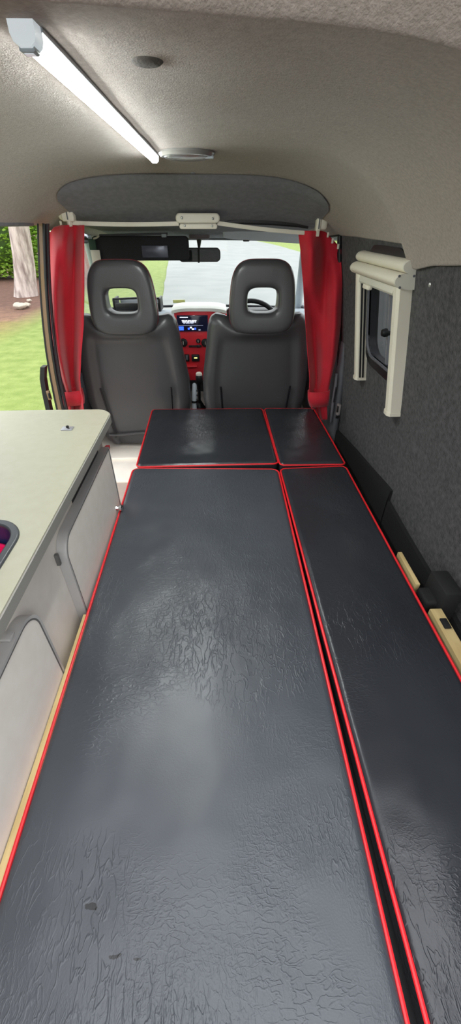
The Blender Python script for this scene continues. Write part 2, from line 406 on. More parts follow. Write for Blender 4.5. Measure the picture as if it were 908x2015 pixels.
# dark cab headliner: rounded-corner panel lying on the front of the roof
def cab_panel(u, v):
    x0, x1, y0, y1 = -.555, .425, 1.71, 2.66
    a, b_ = u * 2 - 1, v
    X = x0 + (x1 - x0) * u; Y = y0 + (y1 - y0) * b_ ** 1.6
    rr = .075
    dx = min(X - x0, x1 - X)
    if dx < rr: Y = max(Y, y0 + rr - sqrt(max(0, rr * rr - (rr - dx) ** 2)))
    d = min(dx, Y - y0 + .002)
    return Vector((X, Y, roof(X, Y) - .004 - .006 * sstep(0, .05, d)))
p = MB().grid(70, 70, cab_panel).build('trim_1', m_ceil_dark)
tag(p, 'dark grey cab headliner panel above the front seats', kind='structure')

# ------------------------------------------------------------------ walls
def wall_x(z): return interp([(-.05, .665), (.30, .645), (.57, .61), (.80, .570), (1.03, .528), (1.2, .49)], z)
mb = MB()
HY0, HY1, HZ0, HZ1 = 1.25, 1.56, .66, .985
ys = sorted(set([-.17 + .09 * k for k in range(25)] + [HY0, HY1])); zs = sorted(set([-.05 + .05 * k for k in range(24)] + [HZ0, HZ1]))
ys = [y for y in ys if y <= 2.0]
vs = [Vector((wall_x(z), y, z)) for z in zs for y in ys]; fs = []; n = len(ys)
for j in range(len(zs) - 1):
    for i in range(n - 1):
        yc, zc = (ys[i] + ys[i + 1]) / 2, (zs[j] + zs[j + 1]) / 2
        if HY0 < yc < HY1 and HZ0 < zc < HZ1: continue
        a = j * n + i; fs.append((a, a + 1, a + n + 1, a + n))
mb.add(vs, fs)
w = mb.build('wall_right', m_carpet); sm = w.modifiers.new('thick', 'SOLIDIFY'); sm.thickness = .03; sm.offset = 1
tag(w, 'charcoal carpet-lined side wall right of the bed', kind='structure')
# make sure the wall thickens outward
bm = bmesh.new(); bm.from_mesh(w.data); bm.normal_update()
if sum(f.normal.x for f in bm.faces) < 0: bmesh.ops.reverse_faces(bm, faces=bm.faces[:])
bm.to_mesh(w.data); bm.free()

LN = [(655, 838), (700, 885), (735, 925), (765, 958), (771, 966), (764, 985), (775, 1005), (800, 1050), (850, 1135), (905, 1235)]  # top edge of a near-black sheet over the lower wall
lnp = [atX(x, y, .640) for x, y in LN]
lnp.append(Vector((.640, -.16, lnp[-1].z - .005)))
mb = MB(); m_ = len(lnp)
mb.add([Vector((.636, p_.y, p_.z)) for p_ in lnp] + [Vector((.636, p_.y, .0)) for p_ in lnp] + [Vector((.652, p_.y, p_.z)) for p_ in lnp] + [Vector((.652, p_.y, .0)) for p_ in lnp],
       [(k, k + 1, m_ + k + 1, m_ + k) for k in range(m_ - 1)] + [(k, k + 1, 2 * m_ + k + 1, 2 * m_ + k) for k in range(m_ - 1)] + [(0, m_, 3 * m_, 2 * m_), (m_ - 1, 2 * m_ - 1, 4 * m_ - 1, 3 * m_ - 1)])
tag(mb.build('trim_9', mat('black_wall_foot', srgb(20, 20, 21), 1.0, bumps=[('noise', 200, .4, .003)])), 'near-black sheet along the foot of the carpeted wall', kind='structure')
def lwall_x(z): return interp([(-.05, -.85), (.35, -.82), (.6, -.79), (.85, -.74), (1.06, -.69), (1.2, -.66)], z)
mb = MB().grid(12, 20, lambda u, v: Vector((lwall_x(-.05 + v * 1.2), -.17 + u * 1.02, -.05 + v * 1.2)))
w = mb.build('wall_left', m_carpet); sm = w.modifiers.new('thick', 'SOLIDIFY'); sm.thickness = .03; sm.offset = 0
tag(w, 'carpeted side wall behind the kitchen cabinet', kind='structure')
# header beam over the sliding-door opening
mb = MB().box((-.74, .80, 1.062), (-.676, 1.84, 1.16), .008)
tag(mb.build('trim_2', m_ceil_dark), 'roof rail above the open side door', kind='structure')

# floor
mb = MB().box((-.84, -.35, -.04), (.67, 1.70, 0), .0)
tag(mb.build('floor', m_floor2), 'beige floor under the bed and cabinet', kind='structure')
mb = MB().box((-.84, 1.70, -.04), (.67, 3.1, .006), .002); mb.box((-.84, 1.925, .006), (.67, 2.05, .022), .004)
tag(mb.build('trim_3', m_floor), 'cream step behind the front seats', kind='structure')

# ------------------------------------------------------------------ left B pillar with seal
def col_path(pts, Y): return [atY(x, y, Y) for (x, y) in pts]
def strip(mb, pts, Y, w0, w1, d0, d1, n=36):
    """vertical ribbon following an edge path; w in pixels across, d in metres of depth"""
    P = []
    ys_ = [p_[1] for p_ in pts]
    secs = []
    for k in range(n + 1):
        y = ys_[0] + (ys_[-1] - ys_[0]) * k / n
        x = interp([(b_, a) for a, b_ in pts], y)
        a = atY(x + w0, y, Y); b_ = atY(x + w1, y, Y)
        e = min(.002, abs(d1 - d0) * .3)
        secs.append([Vector((a.x, Y + d0, a.z)), Vector((b_.x, Y + d0, b_.z)), Vector((b_.x, Y + d1, b_.z)), Vector((a.x, Y + d1, a.z))])
    return mb.loft(secs)
EP = [(74, 440), (75, 480), (77, 540), (80, 590), (84, 640), (90, 690), (98, 740), (108, 790), (124, 860), (144, 940)]
t = thing('trim_4', 'bronze door pillar with black rubber seal beside the open side door', None, atY(110, 800, 1.82), kind='structure')
mb = MB(); strip(mb, EP, 1.80, -.5, 2.6, -.004, .02); mb.build('edge_flange', m_black, t)
mb = MB(); strip(mb, EP, 1.80, 2.6, 10, -.002, .026); mb.build('jamb', m_bronze, t)
SP = [(x + 13.2, y) for x, y in EP]
mb = MB(); mb.tube([atY(x, y, 1.80) for x, y in SP], .0068, 12); mb.build('rubber_seal', m_rubber, t)
mb = MB(); strip(mb, EP, 1.80, 15.5, 19, .008, .024); mb.build('inner_trim', mat('dark_maroon_trim', srgb(60, 56, 60), .6), t)  # dark maroon inner strip of the pillar
mb = MB(); strip(mb, [(80, 722), (79, 745), (84, 775), (92, 812)], 1.795, 0, 9, -.006, .03); mb.build('lower_guide', m_black, t)
mb = MB(); c = atY(96, 778, 1.79); mb.box(c - Vector((.008, .004, .022)), c + Vector((.008, .012, .022)), .004)
lt = mb.build('striker_plate', m_bronze, t)
c = atY(97, 779, 1.783); MB().box(c - Vector((.004, .003, .012)), c + Vector((.004, .006, .012)), .002).build('striker_slot', m_black, lt)

# front doors and pillars of the cab
def front_door(side):
    X0 = -.765 if side < 0 else .615; X1 = -.70 if side < 0 else .535
    nm = 'door_1' if side < 0 else 'door_2'
    t = thing(nm, 'grey-trimmed passenger door of the cab' if side < 0 else 'grey-trimmed driver door of the cab', None, (X0, 2.4, 0), kind='structure')
    sx = side
    mb = MB().grid(10, 10, lambda u, v: Vector((X0 + (.02 * sx * (1 - v)), 1.9 + u * 1.15, v * .62))); 
    o = mb.build('door_card', m_grey_pl, t); so = o.modifiers.new('t', 'SOLIDIFY'); so.thickness = .03; so.offset = 0
    MB().box((min(X0, X0 - sx * .05), 2.15, .42), (max(X0, X0 - sx * .05), 2.6, .46), .012).build('armrest', m_black, t)
    mb = MB().grid(4, 4, lambda u, v: Vector((X0 + (X1 - X0) * v, 1.95 + u * (1.03 - .36 * v), .62 + v * .42)))
    mb.build('side_pane', m_glass, t, smooth=False)
    # window frame
    pts = [Vector((X0, 1.96, .62)), Vector((X1, 1.96, 1.03)), Vector((X1, 2.60, 1.0))]
    mb = MB().tube(pts, .018, 10); mb.build('window_frame', m_black, t)
    return t
front_door(-1); front_door(1)
WT = [(-.695, 2.62, .995), (.515, 2.62, .995)]; WB = [(-.765, 2.985, .60), (.575, 2.985, .60)]
for k, (a, b_, lab) in enumerate(((WT[0], WB[0], 'pale windscreen pillar on the passenger side'), (WT[1], WB[1], 'pale windscreen pillar on the driver side'))):
    mb = MB().tube([Vector(a) + Vector((0, -.03, .03)), a, b_, Vector(b_) + Vector((0, .01, -.25))], .026, 12)
    tag(mb.build('trim_%d' % (5 + k), m_lgrey_pl), lab, kind='structure')
t = thing('window_2', 'wide windscreen looking out over the pale road', None, (-.09, 2.98, .6), kind='structure')
def ws(u, v):
    a = Vector(WT[0]).lerp(Vector(WT[1]), u); b_ = Vector(WB[0]).lerp(Vector(WB[1]), u)
    p = b_.lerp(a, v); bow = 1 - (2 * u - 1) ** 2
    return p + Vector((0, .05 * bow, .01 * bow))
MB().grid(24, 12, ws).build('windscreen_pane', m_glass, t)
mb = MB().tube([ws(k / 24, 0) + Vector((0, -.004, 0)) for k in range(25)], .008, 8); mb.build('lower_seal', m_black, t)
mb = MB().tube([ws(k / 24, 1) + Vector((0, -.004, 0)) for k in range(25)], .010, 8); mb.build('upper_seal', m_grey_pl, t)
# sticker on the glass
uv = [(.347, .045), (.425, .045), (.425, .10), (.347, .10)]
mb = MB().grid(6, 3, lambda u, v: ws(.352 + .062 * u, .055 + .055 * v) + Vector((0, -.004, .0)))
o = mb.build('windscreen_sticker', m_sticker); so = o.modifiers.new('t', 'SOLIDIFY'); so.thickness = .0008
tag(o, 'small yellow-green sticker low on the windscreen above the dashboard', 'sticker')
# front below windscreen
MB().box((-.84, 3.02, -.05), (.67, 3.06, .58), .01).build('wall_front', m_grey_pl)
tag(bpy.data.objects['wall_front'], 'front bulkhead under the dashboard', kind='structure')

# ------------------------------------------------------------------ dashboard
t = thing('dashboard', 'pale blue-grey dashboard with glossy red centre console', 'dashboard', (-.1, 2.8, .3))
def dashsec(X):
    bow = .02 * (1 - ((X + .1) / .68) ** 2)
    prof = [(2.70, .30), (2.655, .34), (2.635, .44), (2.64, .57), (2.655, .612), (2.69, .628), (2.80, .622), (2.98, .598), (3.01, .58), (3.01, .30)]
    return [Vector((X, y - bow, z)) for y, z in prof]
MB().loft([dashsec(-.775 + 1.365 * k / 24) for k in range(25)]).build('dash_top', m_dash, t)
# centre console, red
def A(x, y, Y=2.6): return atY(x, y, Y)
con_rows = [(611, 341, 446), (618, 342, 447), (655, 346, 446), (665, 347, 445), (700, 350, 440), (715, 353, 436), (735, 362, 428), (748, 368, 420)]
secs = []
for (y, xl, xr) in con_rows:
    Yf = 2.555 if y < 668 else 2.565 + (y - 668) * .0006
    a = atY(xl, y, Yf); b_ = atY(xr, y, Yf)
    W = b_.x - a.x; r = .012; sec = []
    for (ux, uy) in [(0, .16), (0, .02), (.005, .006), (.02, 0), (.5, -.004), (.98, 0), (.995, .006), (1, .02), (1, .16)]:
        sec.append(Vector((a.x + W * ux, Yf + uy, a.z)))
    secs.append(sec)
con = MB().loft(secs).build('console', m_dash_red, t, angle=50)
# white hood above
secs = []
for k in range(17):
    u = k / 16; x = 338 + u * 108; y = 607.5 + 5 * (2 * abs(u - .5)) ** 4
    p = atY(x, y, 2.55)
    secs.append([p + Vector((0, -.014, -.012)), p + Vector((0, -.012, .004)), p + Vector((0, .02, .012)), p + Vector((0, .16, .012)), p + Vector((0, .16, -.01))])
MB().loft(secs).build('console_hood', m_dash_white, t)
# screen
a = atY(350, 652, 2.545); b_ = atY(409, 620, 2.545)
sc = MB().box((a.x, 2.538, a.z), (b_.x, 2.56, b_.z), .003).build('screen', m_screen, t)
def ui(name, x0, y0, x1, y1, m):
    p = atY(x0, y1, 2.537); q = atY(x1, y0, 2.537)
    MB().box((p.x, 2.5362, p.z), (q.x, 2.5385, q.z), .0008, 1).build(name, m, sc)
ui('screen_caption', 354, 623.5, 370, 625.5, m_ui_white)
for r_, (xs) in enumerate([[(358, 364), (365, 369), (370, 376), (377, 387)], [(359, 367), (368, 373), (374, 383), (384, 386)], [(361, 365), (366, 374), (375, 381)]]):
    for (x0, x1) in xs: ui('screen_text', x0, 630 + r_ * 2.6, x1, 632 + r_ * 2.6, m_ui_white if r_ < 2 else m_ui_grey)
ui('screen_divider', 352, 640.2, 400, 640.9, m_ui_grey)
ui('screen_icon', 352.5, 642.5, 361.5, 650, m_ui_blue)
for (x0, y0, x1, y1, m) in [(374, 643, 378, 646, m_ui_white), (378, 646, 382, 649, m_ui_white), (370, 645, 373.5, 648.5, m_ui_blue), (383, 645, 386, 648.5, m_ui_blue), (391, 648, 395, 650.5, m_ui_grey)]:
    ui('screen_icon', x0, y0, x1, y1, m)
def dial(x, y, rpx, mm):
    c = atY(x, y, 2.56); r = rpx * 2.35 / F
    o = MB().lathe([(r, .004), (r, -.008), (r * .86, -.012), (r * .5, -.013), (r * .45, -.022), (.0004, -.022)], c, 24, 'Y').build('dial', mm, t)
    c2 = c + Vector((0, -.022, r * .2)); MB().box(c2 - Vector((.0015, .001, r * .5)), c2 + Vector((.0015, .001, r * .3)), .0004, 1).build('dial_pointer', m_white_pl, o)
dial(361.5, 674, 8, m_black); dial(404.5, 674, 8, m_black); dial(390.5, 670.5, 4.5, m_black)
p = atY(372, 682.5, 2.558); q = atY(397, 679.5, 2.558)
sl = MB().box((p.x, 2.55, p.z), (q.x, 2.565, q.z), .002).build('slider_slot', m_black, t)
c = atY(391, 681, 2.552); MB().box(c - Vector((.012, .008, .008)), c + Vector((.012, .004, .008)), .003).build('slider_knob', m_black, sl)
for (x0, x1) in ((364, 372.5), (378, 392.5)):
    p = atY(x0, 711, 2.572); q = atY(x1, 697.5, 2.572)
    sw = MB().box((p.x, 2.566, p.z), (q.x, 2.59, q.z), .003).build('switch', m_black, t)
    if x1 > 380:
        c = atY(385.5, 704.5, 2.565); MB().box(c - Vector((.010, .002, .003)), c + Vector((.010, .002, .003)), .001).build('indicator_light', m_yellow_ind, sw)
    else:
        c = atY(368, 704, 2.565); MB().box(c - Vector((.007, .003, .014)), c + Vector((.007, .003, .014)), .002).build('rocker', m_grey_pl, sw)
p = atY(368, 722, 2.585); q = atY(388, 719, 2.585)
MB().box((p.x, 2.572, p.z), (q.x, 2.60, q.z), .004).build('pull_lip', m_dash_red, t)
# instrument hood in front of wheel
c = atY(497, 612, 2.66); MB().box(c + Vector((-.17, -.06, -.10)), c + Vector((.17, .10, .012)), .04, 4).build('instrument_hood', m_black, t)

# open tray on the dash, passenger side
def tray():
    t = thing('dashboard_tray', 'low black open tray on the dashboard behind the left headrest', 'tray', (-.42, 2.80, .62))
    a = atY(226, 604, 2.76); b_ = atY(318, 586, 2.80)
    x0, x1 = a.x, b_.x; z0, z1 = .622, atY(226, 585, 2.76).z
    MB().box((x0, 2.72, z0), (x1, 2.86, z0 + .012), .004).build('tray_base', m_black, t)
    MB().box((x0 + .004, 2.72, z0 + .012), (x1 - .004, 2.735, z0 + (z1 - z0) * .66), .004).build('front_panel', m_black, t)
    for x in (x0, x1 - .014): MB().box((x, 2.72, z0 + .01), (x + .014, 2.86, z1 - .004), .003).build('side_panel', m_black, t)
    MB().tube([Vector((x0 + .004, 2.722, z1 - .004)), Vector(((x0 + x1) / 2, 2.722, z1)), Vector((x1 - .004, 2.722, z1 - .002))], .006, 8).build('top_bar', m_black, t)
    MB().box((x0 + .02, 2.85, z0 + .01), (x1 - .02, 2.856, z1 - .02), .002).build('rear_panel', m_lgrey_pl, t)
tray()

# steering wheel
t = thing('steering_wheel', 'black steering wheel behind the right headrest', 'steering wheel', atY(495, 655, 2.56))
ctr = atY(494, 655, 2.56); tilt = Matrix.Rotation(radians(-28), 3, 'X')
def wp(a, r, h=0): return ctr + tilt @ Vector((cos(a) * r, h, sin(a) * r))
MB().tube([wp(2 * pi * k / 48, .185) for k in range(48)], .0135, 12, closed=True).build('rim', m_black, t)
MB().lathe([(.0005, -.03), (.055, -.028), (.07, -.01), (.06, .03), (.0005, .03)], ctr, 24, 'Y').build('hub', m_black, t)
for a in (radians(0), radians(180), radians(270)):
    MB().tube([wp(a, .05), wp(a, .11, .008), wp(a, .182)], [.018, .013, .011], 10, flat=(.6, 1)).build('spoke', m_black, t)
c2 = Vector((ctr.x, 2.75, ctr.z - .12)); MB().tube([ctr + Vector((0, .01, 0)), c2], .03, 14).build('column', m_black, t)

# gear lever and handbrake
t = thing('gear_lever', 'black gear lever with pale knob cap between the seats', 'gear lever', (-.09, 2.3, .1))
p = atY(392, 738, 2.30)
MB().tube([Vector((p.x - .01, 2.36, .12)), Vector((p.x, 2.31, p.z - .03))], .008, 10).build('shaft', m_black, t)
MB().lathe([(.014, -.05), (.02, -.04), (.021, -.01), (.019, .0), (.015, .004), (.0005, .004)], p, 20).build('knob', m_black, t)
MB().lathe([(.0188, .0), (.018, .010), (.012, .016), (.0005, .018)], p, 20).build('knob_cap', m_white_pl, t)
MB().lathe([(.07, .0), (.06, .03), (.03, .09), (.014, .12)], (p.x - .01, 2.36, .06), 20).build('gaiter', m_black, t)
MB().box((p.x - .07, 2.05, .0), (p.x + .07, 2.58, .07), .02).build('tunnel', m_black, t)
t = thing('handbrake', 'light grey handbrake lever standing up between the seats', 'handbrake', (-.1, 2.12, .05))
a = atY(383, 800, 2.12); b_ = atY(383, 757, 2.10)
MB().tube([a + Vector((0, 0, -.2)), a, b_.lerp(a, .5), b_, b_ + Vector((0, 0, .008))], [.014, .014, .0145, .012, .006], 12).build('grip', m_lgrey_pl, t)
for k in range(4):
    c = b_.lerp(a, .25 + .2 * k) + Vector((.014, -.004, 0)); MB().box(c - Vector((.005, .005, .005)), c + Vector((.005, .005, .005)), .002).build('grip_rib', m_black, t)
c = a.lerp(b_, .25); MB().lathe([(.0165, -.006), (.0165, .006)], c, 14).build('collar', m_black, t)

# ------------------------------------------------------------------ front seats
def make_seat(cx):
    t = thing('front_seat', 'black leather front seat on the passenger side, its back beside the cabinet', 'seat', (cx, 2.2, .02), 'front seats')
    def Yb(z): return 2.045 - .115 * (z - .1) / .75            # rear surface of the backrest
    rows = [(.035, .205), (.06, .228), (.10, .238), (.20, .262), (.30, .278), (.42, .276), (.52, .262), (.60, .25), (.66, .244), (.70, .236), (.722, .222), (.736, .196), (.742, .16)]
    secs = []
    for i in range(60):
        z = .035 + (.742 - .035) * (i / 59) ** .9
        hw = interp(rows, z); dp = .075 if z < .68 else .075 * sqrt(max(.06, 1 - ((z - .68) / .066) ** 2)); dp = max(dp, .02)
        yc = Yb(z) + .075; sec = []
        for k in range(56):
            c, s_ = se(2 * pi * k / 56, 3.6)
            # bolsters: centre panel of the rear face slightly recessed
            y = yc + dp * s_
            if s_ < 0:
                ax = abs(c); y += .018 * (1 - sstep(.60, .86, ax)) * (1 - sstep(.60, .68, z))
                y += .010 * exp(-((ax - .70) / .05) ** 2) * (1 - sstep(.55, .66, z))
            # dip between the shoulders under the headrest
            zz = z - .055 * sstep(.60, .742, z) * exp(-(c * hw / .155) ** 6)
            sec.append(Vector((cx + hw * c, y, zz)))
        secs.append(sec)
    bk = MB().loft(secs).build('backrest', m_leather, t, angle=60)
    # headrest ring
    zc_, H2, W2 = .802, .147, .152; secs = []
    n = 96; m = 44
    for k in range(n):
        a = 2 * pi * k / n; co, so_ = se(a, 4.2); ci, si = se(a, 3.6)
        wz = 1 - .17 * max(0, so_ * .5 + .5) ** 2.2
        O = Vector((W2 * co * wz, 0, H2 * so_)); I = Vector((.068 * ci, 0, -.008 + .050 * si))
        sec = []
        for j in range(m):
            c, s_ = se(2 * pi * j / m, 4.4)
            p_ = (O + I) / 2 + (O - I) / 2 * c
            dd = .052 - .008 * (p_.z / H2)
            Yc = Yb(zc_) + .030 - .04 * p_.z
            sec.append(Vector((cx + .01 + p_.x, Yc + dd * s_, zc_ + p_.z)))
        secs.append(sec)
    secs.append(secs[0])
    hd = MB().loft(secs, cap=False).build('headrest', m_leather, t, angle=70)
    pts = []
    for k in range(64):
        a = 2 * pi * k / 64; co, so_ = se(a, 4.2); wz = 1 - .17 * max(0, so_ * .5 + .5) ** 2.2
        z = zc_ + (H2 + .0005) * so_
        pts.append(Vector((cx + .01 + (W2 + .0005) * co * wz, Yb(zc_) + .030 - .04 * (z - zc_) - .006, z)))
    MB().tube(pts, .0016, 6, closed=True).build('piping', mat('dark_red_stitching', srgb(120, 34, 44), .6), hd)
    # slits in the rear cover
    for s_ in (-1, 1):
        P = []
        for i in range(12):
            z = .085 + .30 * i / 11; x = cx + s_ * (.165 + .018 * (i / 11))
            P.append(Vector((x, Yb(z) + .0105 - .004 * (i / 11) - .001, z)))
        MB().tube(P, .0052, 8).build('zip_slit', m_rubber, t)
    # rear cover hem
    P = [Vector((cx + x_, Yb(.105) + .006, .105 + .006 * cos(x_ * 20))) for x_ in [-.2 + .4 * i / 20 for i in range(21)]]
    MB().tube(P, .007, 8, flat=(1, .8)).build('cover_hem', m_leather, t)
    # seat cushion
    secs = []
    for i in range(16):
        u = i / 15; z = .16 + .2 * u; f_ = sqrt(max(.05, 1 - max(0, (u - .6) / .42) ** 2)); sec = []
        for k in range(40):
            c, s_ = se(2 * pi * k / 40, 4); sec.append(Vector((cx + .255 * f_ ** .3 * c, 2.36 + .24 * f_ ** .3 * s_, z)))
        secs.append(sec)
    MB().loft(secs).build('seat_cushion', m_leather, t)
    MB().box((cx - .2, 2.14, .022), (cx + .2, 2.56, .17), .02).build('seat_base', m_black, t)
    return t
seatL = make_seat(-.424)
seatR = dup(seatL, seatL.location + Vector((.626, 0, 0)), 'black leather front seat on the driver side, in front of the steering wheel')

# ------------------------------------------------------------------ visors, mirror
t = thing('sun_visor', 'black sun visor folded down over the left of the windscreen', 'sun visor', atY(280, 462, 2.32))
a = atY(188, 513, 2.32); b_ = atY(371, 464, 2.32)
out = rrect(a.x, b_.x, a.z, b_.z, .02)
mb = MB().prism(out, lambda p: Vector((p[0], 2.312, p[1])), lambda p: Vector((p[0], 2.334, p[1]))); o = mb.build('visor_panel', m_visor_dk, t)
bv = o.modifiers.new('b', 'BEVEL'); bv.width = .006; bv.segments = 3
a = atY(281, 507, 2.31); b_ = atY(330, 483, 2.31)
MB().box((a.x, 2.307, a.z), (b_.x, 2.313, b_.z), .002).build('vanity_mirror', mat('vanity_grey', srgb(92, 94, 108), .25, .2), t)
MB().tube([atY(196, 463, 2.323), atY(330, 460, 2.323)], .005, 8).build('hinge_rod', m_grey_pl, t)
c = atY(323, 464, 2.315); MB().box(c - Vector((.012, .006, .006)), c + Vector((.012, .01, .008)), .003).build('clip', m_lgrey_pl, t)
t = thing('sun_visor', 'grey sun visor folded up above the driver side of the windscreen', 'sun visor', atY(520, 460, 2.4))
def rv(u, v, d=0):
    xl = 438 + 2 * v; xr = 606
    x = xl + (xr - xl) * u; y = 449 + u * 5 + v * (21 + 6 * u); Y = 2.30 + .14 * v
    return atY(x, y, Y) + Vector((0, 0, -d))
mb = MB()
outl = rrect(0, 1, 0, 1, .12)
mb.prism(outl, lambda p: rv(*p), lambda p: rv(*p) + Vector((0, .02, .018))); o = mb.build('visor_panel', m_visor_gr, t, angle=50)
bv = o.modifiers.new('b', 'BEVEL'); bv.width = .004; bv.segments = 2
c = rv(.27, 1.02); MB().box(c - Vector((.016, .006, .004)), c + Vector((.016, .008, .006)), .003).build('clip', m_black, t)
# dark recess above the right visor
mb = MB()
P = [atY(x, y, 2.0) for x, y in [(440, 438), (475, 434.5), (535, 436), (588, 441), (607, 448)]]
mb.tube(P, [.003, .011, .012, .011, .004], 8, flat=(1, .5)); tag(mb.build('trim_7', m_black), 'black slot in the cab headliner above the driver visor', kind='structure')

t = thing('rear_view_mirror', 'rear view mirror on a short black stem at the top of the windscreen', 'mirror', atY(392, 465, 2.46))
a = atY(352, 515.5, 2.45); b_ = atY(434, 487.5, 2.45)
mo = rrect(a.x, b_.x, a.z, b_.z, .022, 8); mi = rrect(a.x + .005, b_.x - .005, a.z + .005, b_.z - .005, .018, 8)
MB().ring(mo, mi, lambda p: Vector((p[0], 2.447, p[1])), lambda p: Vector((p[0], 2.475, p[1]))).build('housing', m_black, t)
cxm, czm = (a.x + b_.x) / 2, (a.z + b_.z) / 2
mb = MB(); n = len(mi); mb.add([Vector((p[0], 2.453 + .22 * (p[1] - a.z - .012), p[1])) for p in mi], [tuple(range(n))]); mb.build('mirror_glass', m_mirror, t, smooth=False)
mb = MB(); mb.loft([[Vector((cxm + (p[0] - cxm) * s_, y, czm + (p[1] - czm) * s_)) for p in mi] for (s_, y) in ((1, 2.474), (.9, 2.487), (.5, 2.495))]); mb.build('housing_back', m_black, t)
p0 = atY(392, 470, 2.50)
MB().tube([p0 + Vector((0, 0, .03)), p0, atY(392, 488, 2.48), atY(392, 500, 2.485)], [.018, .014, .006, .008], 12).build('stem', m_black, t)
MB().tube([atY(391, 488, 2.441), atY(391.5, 517, 2.441)], .005, 8, flat=(1, 1)).build('hanging_strap', m_black, t)
a = atY(372, 471, 2.48); b_ = atY(413, 450, 2.48)
MB().box((a.x, 2.47, a.z), (b_.x, 2.53, b_.z), .01, 3).build('mount', mat('mauve_grey_mount', srgb(120, 108, 112), .5), t)

# ------------------------------------------------------------------ curtain rod
YR = 1.92
t = thing('curtain_rod', 'ivory curtain rod with centre box across the cab opening', 'curtain rod', atY(390, 440, YR))
def rodbar(p, q, nm):
    d = .0062
    mb = MB(); secs = []
    for k in range(13):
        u = k / 12; c = p.lerp(q, u); c.z -= .004 * sin(pi * u)
        secs.append([c + Vector((0, dy, dz)) for dy, dz in ((-.003, -.007), (-.004, -.005), (-.004, .005), (-.003, .007), (.004, .007), (.004, -.007))])
    mb.loft(secs); return mb.build(nm, m_white_pl, t)
rodbar(atY(132, 438, YR), atY(352, 440, YR), 'rod'); rodbar(atY(428, 439, YR), atY(626, 460, YR), 'rod')
a = atY(347, 447, YR - .012); b_ = atY(433, 419, YR - .012)
mb = MB()
mb.prism(rrect(a.x, b_.x, a.z + .012, b_.z, .016, 6), lambda p: Vector((p[0], YR - .014, p[1])), lambda p: Vector((p[0], YR + .05, p[1])))
bx_ = mb.build('centre_box', m_white_pl, t); bv = bx_.modifiers.new('b', 'BEVEL'); bv.width = .005; bv.segments = 3
a2 = atY(354, 451, YR - .01); b2 = atY(428, 440, YR - .01)
mb = MB(); mb.prism(rrect(a2.x, b2.x, a2.z, b2.z, .008, 5), lambda p: Vector((p[0], YR - .019, p[1])), lambda p: Vector((p[0], YR + .03, p[1]))); o = mb.build('clamp_plate', m_white_pl, bx_)
bv = o.modifiers.new('b', 'BEVEL'); bv.width = .003; bv.segments = 2
for (x, y) in ((358, 428.5), (419, 430), (364, 444), (418, 444.5)):
    c = atY(x, y, YR - .018); MB().lathe([(.0045, .006), (.0045, -.001), (.003, -.002), (.0004, -.0025)], c, 12, 'Y').build('screw', m_screw, bx_)
for (x0, y0, x1, y1, sgn) in ((123, 436, 141, 404, -1), (622, 456, 635, 421, 1)):
    a = atY(x0, y0, YR - .02); b_ = atY(x1, y1, YR - .02)
    o = MB().box((a.x, YR - .025, a.z), (b_.x, YR + .012, b_.z), .006, 3).build('end_bracket', m_white_pl, t)
    zc_ = (a.z + b_.z) / 2; xc = (a.x + b_.x) / 2
    MB().box((xc - .003, YR - .0265, zc_ - .020), (xc + .003, YR - .02, zc_ + .022), .0025).build('bracket_slot', m_grey_pl, o)
    MB().box((xc - .02 + sgn * .018, YR - .02, a.z + .004), (xc + .02 + sgn * .018, YR + .03, b_.z - .004), .012, 3).build('bracket_base', m_white_pl, o)
    MB().box((xc - .006, YR - .022, a.z - .016), (xc + .006, YR - .01, a.z + .004), .002).build('hook', m_white_pl, o)

